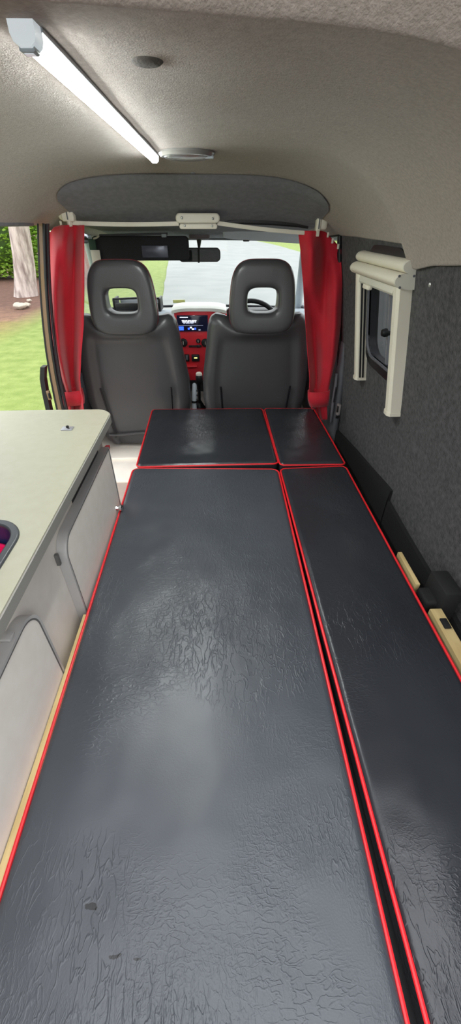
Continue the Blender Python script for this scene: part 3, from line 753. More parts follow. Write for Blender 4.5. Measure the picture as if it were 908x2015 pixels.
# ------------------------------------------------------------------ curtains
def curtain(label, rows, Y, folds, amp, tie, seed, hookpts, lean=0):
    c0 = atY((rows[-1][1] + rows[-1][2]) / 2, rows[-1][0], Y)
    t = thing('curtain', label, 'curtain', c0, 'gathered curtains')
    xl = [(r[0], r[1]) for r in rows]; xr = [(r[0], r[2]) for r in rows]
    y0, y1 = rows[0][0], rows[-1][0]
    def fn(u, v):
        y = y0 + (y1 - y0) * v; a = interp(xl, y); b_ = interp(xr, y)
        tm = (tie[0] + tie[1]) / 2
        g = 1 - .6 * exp(-((y - tm) / 30) ** 2)
        w = 0
        for (fr, ph, sk, am) in folds: w += am * sin(2 * pi * (fr * u + ph + sk * v) + .6 * sin(5 * v + ph * 9))
        edge = min(1, 8 * min(u, 1 - u) + .2)
        top = .35 + .65 * sstep(0, .12, v)
        yy = Y + amp * w * g * top + .03 * (2 * u - 1) * lean
        x = a + (b_ - a) * u + 1.4 * sin(6 * v + seed) * edge * (u > .02) * (u < .98)
        tops = rows[0][3] if len(rows[0]) > 3 else None
        y_px = y
        if tops: y_px = y + interp(tops, u) * (1 - sstep(0, .25, v))
        return atY(x, y_px, yy)
    o = MB().grid(90, 110, fn).build('cloth', m_red_cloth, t, angle=180)
    so = o.modifiers.new('t', 'SOLIDIFY'); so.thickness = .0025; so.offset = 0
    # tie band wrapped round the gathered cloth
    ym = (tie[0] + tie[1]) / 2; P0, P1 = [], []
    for (yy_, lst, ex) in ((tie[0], P0, 2.5), (tie[1], P1, 2.5)):
        a = interp(xl, yy_) - ex; b_ = interp(xr, yy_) + ex
        A_ = atY(a, yy_, Y); B_ = atY(b_, yy_, Y); cx_ = (A_.x + B_.x) / 2; hx = (B_.x - A_.x) / 2
        for k in range(36):
            c, s_ = se(2 * pi * k / 36, 2.6); lst.append(Vector((cx_ + hx * c, Y + .030 * s_, A_.z + (B_.z - A_.z) * (c + 1) / 2 + .004 * c)))
    o = MB().loft([P0, [p_.lerp(q_, .5) + (p_.lerp(q_, .5) - Vector((c0.x, Y, p_.z))) * .05 for p_, q_ in zip(P0, P1)], P1], cap=False).build('tieback', m_red_cloth, t)
    so = o.modifiers.new('t', 'SOLIDIFY'); so.thickness = .003
    for (x, y) in hookpts:
        c = atY(x, y, Y - .005); MB().box(c - Vector((.004, .004, .009)), c + Vector((.004, .004, .009)), .002).build('glider', m_white_pl, t)
    return t
LR = [(443, 92, 166, [(0, 22), (.18, 4), (.35, 0), (1, 0)]), (470, 87, 166), (520, 86, 166), (580, 86, 166), (640, 91, 165), (700, 104, 160), (745, 118, 158), (768, 125, 160), (782, 126, 164), (796, 127, 164), (812, 128, 166), (838, 127, 168)]
curtain('red curtain gathered by the open side door, left of the seats', LR, 1.915,
        [(1.5, .05, .45, 1.0), (2.6, .4, -.5, .35), (.6, .2, .9, .5)], .055, (767, 795), 1.0, [(120, 440), (140, 440)])
RR = [(454, 587, 672, [(0, 0), (.5, 0), (.62, 2), (1, 36)]), (492, 592, 672), (560, 597, 674), (640, 602, 671), (700, 606, 663), (745, 610, 652), (768, 609, 647), (782, 609, 646), (797, 612, 644), (826, 620, 645)]
curtain('red curtain gathered at the right wall beside the roller blind', RR, 1.93,
        [(1.05, .55, .45, 1.0), (2.1, .1, -.4, .3), (.7, .6, -.8, .5)], .040, (768, 797), 2.2, [(646, 462), (655, 474), (666, 485)])
# door seal right of the curtain
mb = MB().tube([atX(*p_, wall_x(.9 - .012 * k) - .006) if False else Vector((wall_x(z) - .006, 1.95 + .03 * (1 - z), z)) for k, (p_, z) in enumerate([((0, 0), 1.03 - .07 * i) for i in range(13)])], .011, 10)
tag(mb.build('trim_8', m_rubber), 'black rubber seal right of the driver-side curtain', kind='structure')
# grey belt guides on the wall end
t = thing('belt_guide', 'long grey plastic belt guide behind the driver-side curtain', 'belt guide', atX(658, 830, .595))
z0, z1 = atX(655, 830, .60).z, atX(663, 735, .60).z
P = [atY(663, 736, 1.90), atY(661, 760, 1.90), atY(656, 790, 1.90), atY(651, 830, 1.90)]
MB().tube(P, [.010, .013, .013, .010], 10, flat=(.6, 1)).build('guide_body', m_grey_pl, t)
MB().tube([p_ + Vector((.0, -.010, 0)) for p_ in P[1:3]], .004, 8).build('guide_slot', m_rubber, t)
c = atX(667, 806, .602)
t = thing('belt_clip', 'small grey plastic clip on the carpet below the blind', 'clip', c)
MB().box(c - Vector((.010, .012, .028)), c + Vector((.008, .012, .030)), .005).build('clip_body', mat('warm_grey_clip', srgb(128, 122, 120), .5), t)
MB().box(c + Vector((-.012, -.013, -.01)), c + Vector((-.004, -.004, .022)), .002).build('clip_slot', m_black, t)
MB().box(c + Vector((-.006, .004, -.05)), c + Vector((.010, .012, -.02)), .003).build('clip_tail', m_black, t)

# ------------------------------------------------------------------ side window and roller blind
t = thing('window_1', 'tinted side window with rounded black frame behind the roller blind', None, (.6, 1.4, .66), kind='structure')
def wn(p, d): return Vector((wall_x(p[1]) + d, p[0], p[1]))
o_, i_ = rrect(HY0 - .03, HY1 + .03, HZ0 - .03, HZ1 + .03, .09, 8), rrect(HY0 + .012, HY1 - .012, HZ0 + .012, HZ1 - .012, .06, 8)
MB().ring(o_, i_, lambda p: wn(p, -.006), lambda p: wn(p, .03)).build('window_frame', m_rubber, t)
o2, i2 = rrect(HY0 + .004, HY1 - .004, HZ0 + .004, HZ1 - .004, .066, 8), rrect(HY0 + .012, HY1 - .012, HZ0 + .012, HZ1 - .012, .06, 8)
MB().ring(o2, i2, lambda p: wn(p, -.012), lambda p: wn(p, .0)).build('window_bead', m_grey_pl, t)
MB().add([wn(p, .022) for p in o_], [tuple(range(len(o_)))]).build('window_pane', m_side_glass, t, smooth=False)
MB().loft([[Vector((wall_x(z) + dx, y, z)) for dx, y in ((.004, 1.375), (.004, 1.388), (.02, 1.388), (.02, 1.375))] for z in (HZ0, .75, .85, HZ1)]).build('sliding_bar', m_alu, t)
c = wn((1.385, .775), 0); MB().lathe([(.004, .02), (.012, .012), (.014, -.004), (.010, -.014), (.0005, -.015)], c, 18, 'X').build('latch_knob', m_black, t)

t = thing('roller_blind', 'ivory roller blind cassette and rails mounted on the carpeted wall', 'roller blind', (.56, 1.4, .6))
# rails
def rail(Y0, Y1, zb, zt, nm):
    mb = MB(); secs = []
    for z in (zb, zt):
        x = wall_x(z)
        secs.append([Vector((x - a, Y0 + (Y1 - Y0) * b_, z)) for a, b_ in ((-.004, 0), (.034, 0), (.042, .18), (.042, .62), (.036, .72), (.036, 1), (-.004, 1))])
    mb.loft(secs); o = mb.build(nm, m_blind, t, angle=20)
    secs = []
    for z in (zb - .010, zb + .001):
        x = wall_x(z); e = .002
        secs.append([Vector((x - a, Y0 - e + (Y1 - Y0 + 2 * e) * b_, z)) for a, b_ in ((-.004, 0), (.036, 0), (.045, .2), (.045, .7), (.038, 1), (-.004, 1))])
    MB().loft(secs).build('rail_foot', m_blind, o, angle=30)
    return o
rn = rail(1.205, 1.250, .562, .955, 'side_rail')
rf = rail(1.570, 1.612, .565, .955, 'side_rail')
for dx in (.016, .028):
    secs = []
    for z in (.567, .955):
        x = wall_x(z); secs.append([Vector((x - dx - a, 1.569 - b_, z)) for a, b_ in ((-.004, 0), (.002, 0), (.002, .004), (-.004, .004))])
    MB().loft(secs).build('rail_groove', m_rubber, rf)
# cassette: two stacked lobes
def cass(Y):
    pts = []
    xw = wall_x(.96)
    prof = [(.000, 1.065), (.016, 1.066)]
    for k in range(9):
        a = pi / 2 - pi * .92 * k / 8; prof.append((.022 + .026 * cos(a), 1.040 + .026 * sin(a)))
    for k in range(11):
        a = pi * .42 - pi * .92 * k / 10; prof.append((.034 + .029 * cos(a), .988 + .029 * sin(a)))
    prof += [(.03, .957), (-.005, .957)]
    return [Vector((xw + .008 - d * .95, Y, .925 + (z - .957) * .63)) for d, z in prof]
MB().loft([cass(1.202), cass(1.618)]).build('cassette', m_blind, t, angle=50)
cap_o = []
for Y0, Y1 in ((1.193, 1.203), (1.617, 1.626)):
    a = cass(Y0); b_ = cass(Y1); cen = sum(a, Vector()) / len(a)
    f_ = lambda L: [Vector((cen.x + (p_.x - cen.x) * 1.02, p_.y, cen.z + (p_.z - cen.z) * 1.02)) for p_ in L]
    o = MB().loft([f_(a), f_(b_)]).build('end_cap', m_blind_cap, t, angle=40); cap_o.append(o)
for (d, z) in ((.006, .984), (.044, .957), (.004, .957), (.036, .930)):
    MB().lathe([(.0032, .001), (.0032, -.002), (.0004, -.0025)], (wall_x(.96) - d, 1.1925, z), 10, 'Y').build('cap_screw', m_grey_pl, cap_o[0])
secs = []
for Y in (1.25, 1.57): secs.append([Vector((wall_x(.95) - d, Y, z)) for d, z in ((.016, .932), (.03, .932), (.031, .908), (.026, .902), (.016, .904))])
bb = MB().loft(secs).build('bottom_bar', m_blind_cap, t, angle=40)
MB().box((wall_x(.95) - .036, 1.45, .892), (wall_x(.95) - .02, 1.51, .906), .004).build('pull_tab', m_blind, bb)

# screws on the wall
c = atX(848, 560, wall_x(.93) - .001)
o = MB().lathe([(.006, .004), (.006, -.002), (.004, -.004), (.0004, -.0045)], c, 14, 'X').build('screw', m_screw, origin=c)
tag(o, 'small bright screw in the carpeted wall right of the roller blind', 'screw')

# ------------------------------------------------------------------ bed
ZB = .297
def lp(px, py): return atZ(px, py, ZB).xy
def cushion(label, quad, r, m, seed, th=.055):
    """quad = far-left, far-right, near-right, near-left in plan"""
    FL, FR, NR, NL = [Vector(q) for q in quad]
    W = (FR - FL).length; Ln = (FL - NL).length
    c0 = (FL + FR + NL + NR) / 4
    t = thing('bed_cushion', label, 'cushion', (c0.x, c0.y, ZB - th), 'bed cushions')
    def plan(x, y):
        u = x / W; v = y / Ln
        return NL.lerp(NR, u).lerp(FL.lerp(FR, u), v)
    def corner(x, y):
        cx_ = r if x < r else W - r if x > W - r else None; cy_ = r if y < r else Ln - r if y > Ln - r else None
        if cx_ is None or cy_ is None: return x, y
        a, b_ = x - cx_, y - cy_; h = hypot(a, b_)
        if h < 1e-9: return x, y
        k = max(abs(a), abs(b_)) / h; return cx_ + a * k, cy_ + b_ * k
    nx, ny = max(24, int(W / .012)), max(30, int(Ln / .014))
    ss = lambda k, n_: .5 - .5 * cos(pi * k / n_) if False else (k / n_ + .35 * (-sin(2 * pi * k / n_) / (2 * pi)))
    top = []; e = .012
    for j in range(ny + 1):
        for i in range(nx + 1):
            x0, y0 = ss(i, nx) * W, ss(j, ny) * Ln
            d = min(x0, W - x0, y0, Ln - y0)
            x, y = corner(x0, y0); p_ = plan(x, y)
            z = ZB
            if d < e: z -= e * .75 * (1 - sqrt(max(0, 1 - ((e - d) / e) ** 2)))
            k = sstep(0, .09, d)
            z += k * (.004 + .0075 * noise.noise(Vector((p_.x * 3.6, p_.y * 3.6, seed))) + .0014 * noise.noise(Vector((p_.x * 9, p_.y * 6, seed + 5)))) - .001
            top.append(Vector((p_.x, p_.y, z)))
    fs = []; n = nx + 1
    for j in range(ny):
        for i in range(nx): a = j * n + i; fs.append((a, a + 1, a + n + 1, a + n))
    ring = [i for i in range(n)] + [j * n + nx for j in range(1, ny + 1)] + [ny * n + i for i in range(nx - 1, -1, -1)] + [j * n for j in range(ny - 1, 0, -1)]
    mb = MB(); mb.add(top, fs); vs = mb.v
    prev = ring
    for (dz, ins) in ((-.02, -.0015), (-.035, -.0015), (-.047, .0), (-th, .006)):
        cur = []
        for q in ring:
            p_ = vs[q]; dirc = (c0 - p_.xy).normalized() * ins
            vs.append(Vector((p_.x + dirc.x, p_.y + dirc.y, ZB + dz))); cur.append(len(vs) - 1)
        for k in range(len(ring)): mb.f.append((prev[k], prev[(k + 1) % len(ring)], cur[(k + 1) % len(ring)], cur[k]))
        prev = cur
    mb.f.append(tuple(prev))
    mb.build('cover', m, t, angle=60)
    P = []
    for q in ring:
        p_ = vs[q]; dirc = (c0 - p_.xy).normalized()
        w_ = .0012 * noise.noise(Vector((p_.x * 8, p_.y * 8, seed + 9)))
        P.append(Vector((p_.x - dirc.x * .001, p_.y - dirc.y * .001, ZB - .0075 + w_)))
    # thin out very close points
    Q = [P[0]]
    for p_ in P[1:]:
        if (p_ - Q[-1]).length > .006: Q.append(p_)
    MB().tube(Q, .0036, 8, closed=True).build('piping', m_red_pipe, t)
    return t
NEARY = -.22
def ext(p_, q_, Y):                            # carry the line from p to q on to plan depth Y
    p_, q_ = Vector(p_), Vector(q_); k = (Y - p_.y) / (q_.y - p_.y); return p_.lerp(q_, k)
mFL, mFR = lp(262, 919), lp(548, 921)
mNL = ext(mFL, lp(2, 1745), NEARY); mNR = ext(mFR, lp(804, 2010), NEARY)
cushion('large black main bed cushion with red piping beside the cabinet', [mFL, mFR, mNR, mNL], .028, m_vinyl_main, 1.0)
sFL, sFR = lp(552, 920), lp(681, 915)
sNL = ext(sFL, lp(838, 1985), NEARY); sNR = ext(sFR, lp(905, 1325), NEARY)
cushion('long narrow black bed cushion with red piping along the carpeted wall', [sFL, sFR, sNR, sNL], .022, m_vinyl, 2.0)
cushion('short wide black bed cushion behind the front seats', [lp(300, 804), lp(517, 802), lp(549, 909), lp(268, 916)], .022, m_vinyl, 3.0)
cushion('smallest black bed cushion in the far corner by the right curtain', [lp(521, 802), lp(618, 802), lp(681, 911), lp(552, 912)], .018, m_vinyl, 4.0)

t = thing('bed_platform', 'pale plywood bed platform under the black cushions', 'bed', (.1, .9, 0))
MB().box((-.300, NEARY, .215), (.52, 1.86, .2415), .002).build('base_board', m_black, t)  # coloured black to put deep shade into the gaps between cushions
MB().box((-.3462, NEARY, .10), (-.3265, .628, .290), .002).build('side_batten', m_ply, t)
mb = MB(); mb.box((.548, NEARY, .20), (.580, .64, .258), .002); mb.build('wall_batten', m_ply, t)
mb = MB(); mb.box((.548, .725, .20), (.561, .86, .258), .002); mb.build('wall_batten', m_ply, t)
for (x0, x1) in ((-.285, -.265), (.49, .51)):
    MB().box((x0, NEARY, 0), (x1, 1.85, .215), .001).build('base_panel', m_cab, t)
MB().box((-.285, 1.835, .006), (.51, 1.85, .215), .001).build('end_panel', m_cab, t)
# strap on the right side of the base
c = atZ(842, 1180, .262)
t = thing('strap_buckle', 'black strap and buckle in the gap between bed and carpeted wall', 'strap', (c.x, c.y, .2))
MB().box((.545, .655, .215), (.595, .715, .262), .01, 3).build('buckle', m_strap, t)
MB().box((.575, .64, .20), (.625, .73, .31), .008).build('strap_loop', m_strap, t)
MB().box((.556, .575, .2585), (.574, .605, .264), .002).build('strap_end', m_strap, t)

# ------------------------------------------------------------------ kitchen cabinet
ZW = .604
t = thing('kitchen_cabinet', 'grey-white kitchen cabinet with rounded doors left of the bed', 'cabinet', (-.58, .5, 0))
bo, bi = rrect(-.775, -.370, -.14, 1.125, .003, 2), rrect(-.759, -.386, -.124, 1.109, .003, 2)
MB().ring(bo, bi, lambda p: Vector((p[0], p[1], .0)), lambda p: Vector((p[0], p[1], .578))).build('body', m_cab, t, angle=30)
MB().box((-.759, -.124, .06), (-.386, 1.109, .076), .001).build('bottom_shelf', m_cab, t)
def door(Y0, Y1, z0, z1, r_near, r_far, hinge):
    xo, xi = -.347, -.3695
    outl = rrect(Y0, Y1, z0, z1, .01, 10, (.004, r_far, r_near, .004)); inn = rrect(Y0 + .006, Y1 - .006, z0 + .006, z1 - .006, .01, 10, (.003, max(.004, r_far - .006), max(.004, r_near - .006), .003))
    d = MB().prism(inn, lambda p: Vector((xi + .001, p[0], p[1])), lambda p: Vector((xo - .0008, p[0], p[1]))).build('door', m_cab, t, angle=30)
    MB().ring(outl, inn, lambda p: Vector((xi, p[0], p[1])), lambda p: Vector((xo, p[0], p[1]))).build('edge_trim', m_edge, d, angle=35)
    i2 = rrect(Y0 + .0095, Y1 - .0095, z0 + .0095, z1 - .0095, .01, 10, (.003, max(.003, r_far - .0095), max(.003, r_near - .0095), .003))
    MB().ring(inn, i2, lambda p: Vector((xo - .003, p[0], p[1])), lambda p: Vector((xo - .0002, p[0], p[1]))).build('shadow_bead', m_bead, d, angle=35)
    return d
df = door(.645, 1.112, .12, .508, .055, .010, 0)
c = Vector((-.346, 1.055, .305))
MB().lathe([(.008, -.002), (.006, .006), (.011, .010), (.012, .017), (.008, .021), (.0005, .022)], c, 18, 'X').build('knob', m_chrome, df)
dn = door(-.10, .480, .12, .512, .02, .055, 0)
for (Y, z) in ((.70, .50), (.646, .47), (.452, .516)):
    pass
MB().box((-.372, .636, .450), (-.362, .645, .482), .002).build('hinge', m_bead, df)
MB().box((-.372, .395, .512), (-.352, .412, .5195), .002).build('catch', m_edge, dn)
MB().box((-.374, .80, .500), (-.3692, 1.07, .545), .001).build('finger_slot', m_black, t)
# worktop with a cutout for the sink
SY0, SY1, SX0, SX1 = .17, .608, -.72, -.372
WX0, WX1, WY0, WY1 = -.770, -.331, -.14, 1.172
t = thing('worktop', 'pale cream laminate worktop with grey edge on the cabinet', 'worktop', (-.56, .5, .578))
N8 = 8
wo = rrect(WX0, WX1, WY0, WY1, .02, N8, (.004, .050, .004, .004)); wi = rrect(SX0 + .008, SX1 - .008, SY0 + .008, SY1 - .008, .06, N8)
MB().ring(wo, wi, lambda p: Vector((p[0], p[1], ZW - .004)), lambda p: Vector((p[0], p[1], ZW))).build('top_sheet', m_lamin, t, angle=30)
we = rrect(WX0, WX1 + .003, WY0, WY1 + .003, .02, N8, (.005, .052, .004, .004)); wei = wi
MB().ring(we, wi, lambda p: Vector((p[0], p[1], .5785)), lambda p: Vector((p[0], p[1], ZW - .003))).build('edge_band', m_wt_edge, t, angle=30)
c = atZ(133, 844, ZW)
lt = MB().box(c + Vector((-.016, -.012, -.001)), c + Vector((.016, .012, .003)), .003).build('latch_plate', m_alu, t)
MB().lathe([(.004, .002), (.004, .008), (.0005, .009)], c + Vector((0, .003, 0)), 12).build('latch_button', m_black, lt)
MB().box(c + Vector((.002, -.006, .002)), c + Vector((.008, -.002, .0045)), .001).build('latch_slot', m_black, lt)
# sink
t = thing('sink', 'dark grey rimmed sink with navy bowl set in the worktop', 'sink', ((SX0 + SX1) / 2, (SY0 + SY1) / 2, .45))
so_, si_ = rrect(SX0, SX1, SY0, SY1, .065, 10), rrect(SX0 + .015, SX1 - .015, SY0 + .015, SY1 - .015, .052, 10)
o = MB().ring(so_, si_, lambda p: Vector((p[0], p[1], ZW - .012)), lambda p: Vector((p[0], p[1], ZW + .005))).build('rim', m_sinkrim, t, angle=35)
bv = o.modifiers.new('b', 'BEVEL'); bv.width = .003; bv.segments = 2; bv.limit_method = 'ANGLE'
cxs, cys = (SX0 + SX1) / 2, (SY0 + SY1) / 2
def sc_(k, z): return [Vector((cxs + (p[0] - cxs) * k, cys + (p[1] - cys) * k, z)) for p in si_]
mb = MB().loft([sc_(1.0, ZW - .002), sc_(.985, ZW - .04), sc_(.96, ZW - .12), sc_(.90, ZW - .14), sc_(.5, ZW - .145)], cap=False); k0 = len(mb.v) - len(si_)
mb.f.append(tuple(range(k0, len(mb.v)))); o = mb.build('bowl', m_sinkblue, t)
t = thing('washing_up_tub', 'magenta plastic tub sitting inside the navy sink', 'tub', (cxs, cys, ZW - .14))
mb = MB().loft([sc_(.84, ZW - .118), sc_(.945, ZW - .042), sc_(.955, ZW - .038), sc_(.935, ZW - .039), sc_(.90, ZW - .060), sc_(.3, ZW - .062)], cap=False); k0 = len(mb.v) - len(si_)
mb.f.append(tuple(range(k0, len(mb.v)))); mb.build('tub_body', m_magenta, t)
MB().tube([p_ + Vector((0, 0, .001)) for p_ in sc_(.945, ZW - .040)], .004, 8, closed=True).build('tub_rim', m_magenta, t)
# red tag on floor beside left seat
c = atZ(209, 884, .025)
o = MB().loft([[Vector((c.x + sx * w_, c.y + y_, .0225 + z_)) for sx in (-1, 1) for z_ in ((.0, .004) if sx < 0 else (.004, .0))] for (y_, w_) in ((-.03, .012), (0, .02), (.03, .016), (.05, .01))]).build('fabric_tag', m_red_cloth, origin=c)
tag(o, 'small red fabric tag on the step below the left seat', 'tag')

# ------------------------------------------------------------------ ceiling fittings
def roof_at(px, py):
    r = ray(px, py); lo, hi = .2, 2.2
    f_ = lambda y: ZC + r.z / r.y * y - roof(r.x / r.y * y, y)
    for _ in range(50):
        m_ = (lo + hi) / 2
        if f_(m_) > 0: hi = m_
        else: lo = m_
    y = (lo + hi) / 2; return Vector((r.x / r.y * y, y, roof(r.x / r.y * y, y)))
pn, pf = roof_at(40, 47), roof_at(302, 314)
t = thing('led_light_bar', 'lit white LED light bar with silver rail on the ceiling', 'light bar', (pn + pf) / 2)
d = (pf - pn); d.z = 0; d.normalize(); sd = Vector((d.y, -d.x, 0))                 # sd points right
def bar(prof, a, b_, nm, m, par=None, angle=30):
    secs = []
    L_ = (b_ - a).length; k = 2
    for p_ in (a, b_): secs.append([Vector((p_.x, p_.y, roof(p_.x, p_.y) if False else p_.z)) + sd * x * .95 + Vector((0, 0, z * .85)) for x, z in prof])
    return MB().loft(secs).build(nm, m, par or t, angle=angle)
zt = ZC + .1555; pn = atZ(38, 57, zt - .006); pf = atZ(304, 312, zt - .006); pn.z = pf.z = zt
d = (pf - pn).normalized(); sd = Vector((d.y, -d.x, 0))
bar([(-.0110, -.0125), (-.005, -.0178), (.005, -.0178), (.0110, -.0125), (.0105, -.010), (-.0105, -.010)], pn + d * .028, pf, 'diffuser', m_led)
bar([(-.0125, .004), (-.0125, -.008), (-.0110, -.0125), (.0110, -.0125), (.0125, -.008), (.0125, .004)], pn + d * .028, pf, 'side_lens', m_led_side)
for s_ in (-1, 1):
    bar([(s_ * x, z) for x, z in ((.0124, .008), (.0124, -.0005), (.0132, -.002), (.0148, -.0015), (.0155, .008))], pn + d * .026, pf, 'rail', m_alu)
CP = [(-.0132, .004), (-.0132, -.008), (-.011, -.0145), (-.006, -.0185), (.006, -.0185), (.011, -.0145), (.0132, -.008), (.0132, .004)]
ec = bar(CP, pn + d * .006, pn + d * .028, 'end_cap', m_clear)
bar([(-.008, -.010), (-.008, -.0205), (-.006, -.0215), (.006, -.0215), (.008, -.0205), (.008, -.010)], pn + d * .010, pn + d * .024, 'cap_switch', m_lgrey_pl, ec)
bar([(-.005, -.012), (-.005, -.0222), (.005, -.0222), (.005, -.012)], pn + d * .013, pn + d * .021, 'cap_button', m_clear, ec)
bar(CP, pf, pf + d * .006, 'end_cap', m_clear)
# dome lamp
c = roof_at(368, 299)
t = thing('dome_lamp', 'round grey dome lamp on the ceiling past the LED bar', 'lamp', c)
MB().lathe([(.077, .006), (.078, -.004), (.072, -.011), (.066, -.012), (.066, .006)], c, 40).build('bezel', m_lens, t)
MB().lathe([(.0655, -.004), (.063, -.012), (.05, -.016), (.0005, -.018)], c, 40).build('lens', m_lens, t)
b_ = c + Vector((.062, -.02, -.012)); MB().box(b_ - Vector((.012, .006, .004)), b_ + Vector((.012, .006, .003)), .002).build('lamp_switch', m_lgrey_pl, t)
# dark-coloured disc standing in for the shaded button
c = roof_at(290, 121)
o = MB().lathe([(.0225, .004), (.0195, .0), (.016, -.0022), (.010, -.0030), (.0005, -.0032)], c, 32).build('headliner_dent', mat('dent_shade_grey', srgb(92, 88, 84), .95, bumps=[('noise', 260, .4, .003)]), origin=c)
tag(o, 'round grey disc coloured as a shaded headliner button on the ceiling right of the LED bar', 'dent')
c = roof_at(380, 341)  # dark disc stands for the shade in a small dimple
o = MB().lathe([(.009, .003), (.008, -.001), (.0005, -.002)], c, 20).build('headliner_dimple', m_ceil_dark, origin=c)
tag(o, 'tiny dark disc coloured as a shaded headliner dimple between dome lamp and curtain rod', 'clip')

# panels standing in for the pillar and outside view by the left visor
c = atY(184, 482, 2.30)
t = thing('view_patch', 'small green and white panels standing in for the outside view at the left of the black visor', 'tag', c)
MB().box(atY(177, 492, 2.30) + Vector((0, -.003, 0)), atY(187, 470, 2.30) + Vector((0, .003, 0)), .003).build('green_panel', m_patch_green, t)
MB().tube([atY(184, 470, 2.30), atY(190, 468, 2.30), atY(195, 464, 2.30)], .004, 8).build('white_strip', m_white_pl, t)
MB().box(atY(183, 520, 2.302) + Vector((0, -.002, 0)), atY(196, 492, 2.302) + Vector((0, .002, 0)), .003).build('cream_panel', m_white_pl, t)

# ------------------------------------------------------------------ outside
GZ = -.55
def groundmesh(name, m, poly_rows, label, dz=0, amp=.02):
    """poly_rows: list of (Y, xl, xr)"""
    secs = []; mb = MB(); nu = 30; nv = 60
    Ys = [r_[0] for r_ in poly_rows]
    def fn(u, v):
        Y = Ys[0] + (Ys[-1] - Ys[0]) * v ** 1.5
        xl = interp([(r_[0], r_[1]) for r_ in poly_rows], Y); xr = interp([(r_[0], r_[2]) for r_ in poly_rows], Y)
        X = xl + (xr - xl) * u
        e = .12 * noise.noise(Vector((X * .9, Y * .9, dz * 50)))
        if u in (0, 1): X += e * .4
        return Vector((X, Y, GZ + dz + amp * .3 * noise.noise(Vector((X, Y, 3)))))
    o = mb.grid(nu, nv, fn).build(name, m); tag(o, label, kind='structure'); return o
mb = MB().grid(20, 20, lambda u, v: Vector((-60 + 120 * u, -20 + 140 * v, GZ - .03)))
tag(mb.build('ground', m_ground), 'green lawn around the van', kind='structure')
groundmesh('road', m_road, [(-6, -1.0, 6.0), (6, -1.0, 6.0), (11.6, -1.42, 6.2), (20, -2.1, 6.4), (31, -3.0, 6.2), (45, -5, 5.8), (60, -9, 4.5), (90, -22, -4)], 'pale grey road ahead of the van', 0, 0)
groundmesh('bounce_paving', m_road, [(-14, -6, 6.0), (1.0, -3.0, 6.0)], 'unseen pale paving added behind and under the van to bounce light', -.006, 0)  # out-of-view ground added to throw light up onto the ceiling
def leaves(mb, n, sampler, size):
    vs = []; fs = []
    for k in range(n):
        p_ = sampler(); q = Matrix.Rotation(random.uniform(0, 2 * pi), 3, 'Z') @ Matrix.Rotation(random.uniform(-1.2, 1.2), 3, 'X')
        s_ = size * random.uniform(.6, 1.3); o = len(vs)
        for v in ((-.5, 0, 0), (0, .28, .08), (.5, 0, 0), (0, -.28, .08)): vs.append(p_ + q @ (Vector(v) * s_))
        fs.append((o, o + 1, o + 2, o + 3))
    return mb.add(vs, fs)
def bush(name, label, cat, c, dims, n, size, m, group=None):
    t = thing(name, label, cat, (c[0], c[1], GZ), group)
    def smp():
        while True:
            v = Vector((random.uniform(-1, 1), random.uniform(-1, 1), random.uniform(-1, 1)))
            if .45 < max(abs(v.x), abs(v.y), abs(v.z)) and (abs(v.x) ** 4 + abs(v.y) ** 4 + abs(v.z) ** 4) < 1: break
        w_ = 1 + .12 * noise.noise(Vector((v.x * 3, v.y * 3, v.z * 3 + c[0])))
        return Vector((c[0] + v.x * dims[0] * w_, c[1] + v.y * dims[1] * w_, GZ + dims[2] + v.z * dims[2] * w_))
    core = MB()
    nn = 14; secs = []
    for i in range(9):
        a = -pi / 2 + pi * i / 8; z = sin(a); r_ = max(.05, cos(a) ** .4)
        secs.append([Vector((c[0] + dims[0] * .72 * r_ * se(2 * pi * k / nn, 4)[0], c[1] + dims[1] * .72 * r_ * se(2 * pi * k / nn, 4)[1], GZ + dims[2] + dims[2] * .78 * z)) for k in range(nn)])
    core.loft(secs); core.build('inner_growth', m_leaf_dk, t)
    mb = MB(); leaves(mb, n, smp, size); o = mb.build('foliage', m, t, smooth=False)
    return t
bush('hedge', 'dense bright green hedge behind the pale tree trunk', 'hedge', (-8.9, 17.2), (3.0, 1.2, 1.45), 16000, .17, m_leaf)
# tree
tb = atZ(44, 580, GZ)
t = thing('tree', 'tree with pale furrowed trunk seen through the open side door', 'tree', (tb.x, tb.y, GZ))
secs = []
for i in range(50):
    z = GZ - .05 + 4.6 * i / 49; h = z - GZ
    r_ = .27 + .05 * exp(-h / .3) - .010 * h; cx_ = tb.x + .10 + .20 * h + .02 * sin(h * 2); sec = []
    for k in range(40):
        a = 2 * pi * k / 40
        rr = r_ * (1 + .10 * noise.noise(Vector((cos(a) * 2.2, sin(a) * 2.2, h * .8))) + .06 * noise.noise(Vector((cos(a) * 7, sin(a) * 7, h * 1.2))))
        sec.append(Vector((cx_ + rr * cos(a), tb.y + rr * sin(a), z)))
    secs.append(sec)
MB().loft(secs).build('trunk', m_bark, t, angle=80)
tx = tb.x + .98
for (dx, dy, dz, r0) in ((-1.8, .4, 1.6, .14), (1.6, .3, 1.8, .13), (.2, -1.5, 1.9, .12), (.1, 1.4, 1.7, .12)):
    s0 = Vector((tx, tb.y, GZ + 4.3)); MB().tube([s0, s0 + Vector((dx * .4, dy * .4, dz * .5)), s0 + Vector((dx, dy, dz))], [r0, r0 * .7, r0 * .3], 10).build('branch', m_bark, t)
mb = MB()
def smp():
    v = Vector((random.gauss(0, 1), random.gauss(0, 1), random.gauss(0, .7)))
    return Vector((tx, tb.y, GZ + 6.4)) + Vector((v.x * 1.5, v.y * 1.5, v.z * 1.1))
leaves(mb, 5000, smp, .3); mb.build('crown', m_leaf, t, smooth=False)
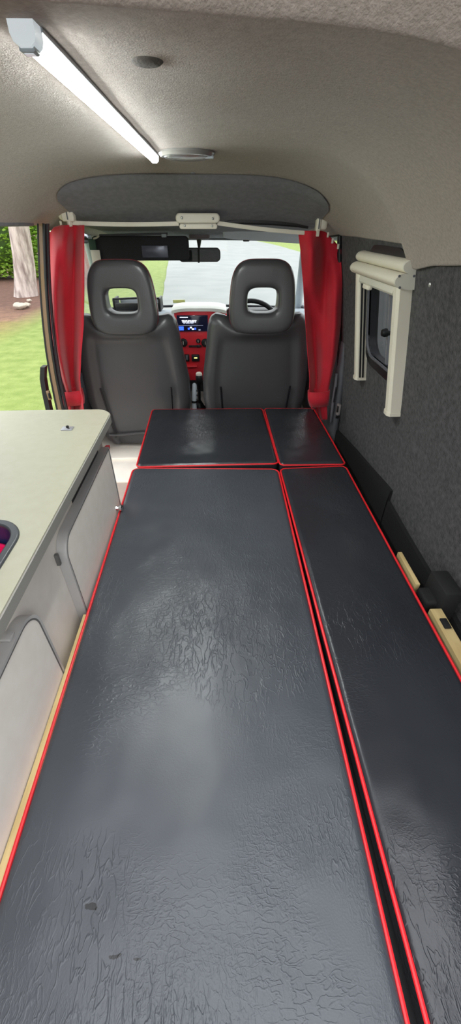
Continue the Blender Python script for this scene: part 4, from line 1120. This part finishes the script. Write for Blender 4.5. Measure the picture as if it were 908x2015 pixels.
# stones
for k, (x, y, s_, lab) in enumerate(((40, 606, .12, 'largest pale stone on the soil below the tree'), (52, 603, .08, 'pale stone right of the largest one below the tree'), (58, 593, .05, 'smallest pale stone close to the tree trunk'))):
    p_ = atZ(x, y, GZ); mb = MB(); secs = []
    for i in range(9):
        a = -pi / 2 + pi * i / 8
        secs.append([p_ + Vector((s_ * cos(a) * cos(2 * pi * j / 14) * 1.3, s_ * cos(a) * sin(2 * pi * j / 14), s_ * .6 * sin(a) + s_ * .4)) * (1 + 0) + Vector((0, 0, 0)) + s_ * .25 * noise.noise_vector(Vector((i * .5, cos(2 * pi * j / 14), sin(2 * pi * j / 14) + k))) for j in range(14)])
    o = mb.loft(secs).build('stone', m_stone, origin=p_); tag(o, lab, 'stone', 'stones under the tree')
# distant shrubs closing the view
far = [(-30, 62, 'far shrub beyond the lawn left of the road'), (-13, 70, 'far shrub left of the road end'), (4, 74, 'far shrub straight ahead at the road end'), (19, 58, 'far shrub beyond the right verge'), (26, 40, 'far shrub on the right verge nearest the van')]
for k, (x, y, lab) in enumerate(far):
    bush('shrub', lab, 'shrub', (x, y), (8.5, 2.2, 2.0), 2500, .8, m_leaf_dk, 'far shrubs')

# ------------------------------------------------------------------ light
w = bpy.data.worlds.new('World'); S.world = w; w.use_nodes = True
nt = w.node_tree; N = nt.nodes; L = nt.links; N.clear()
o = N.new('ShaderNodeOutputWorld'); bg = N.new('ShaderNodeBackground')
tc = N.new('ShaderNodeTexCoord'); sx = N.new('ShaderNodeSeparateXYZ'); L.new(tc.outputs['Generated'], sx.inputs[0])
rp = N.new('ShaderNodeValToRGB'); rp.color_ramp.elements[0].position = 0; rp.color_ramp.elements[0].color = (.37, .38, .38, 1)
rp.color_ramp.elements[1].position = .95; rp.color_ramp.elements[1].color = (.94, .96, 1.0, 1)
L.new(sx.outputs['Z'], rp.inputs['Fac']); L.new(rp.outputs['Color'], bg.inputs['Color'])
bg.inputs['Strength'].default_value = 2.0; L.new(bg.outputs[0], o.inputs[0])
sun_d = bpy.data.lights.new('sun', 'SUN'); sun_d.energy = .15; sun_d.angle = radians(25); sun_d.color = (1, .97, .92)
sun = bpy.data.objects.new('sun', sun_d); COL.objects.link(sun); sun.rotation_euler = (radians(42), radians(-20), 0)

vs_ = S.view_settings; vs_.view_transform = 'Standard'; vs_.look = 'None'; vs_.gamma = 1; vs_.use_curve_mapping = False
vs_.exposure = 1.05
S.cycles.max_bounces = 12; S.cycles.diffuse_bounces = 6; S.cycles.glossy_bounces = 4; S.cycles.transparent_max_bounces = 16
S.cycles.use_denoising = True
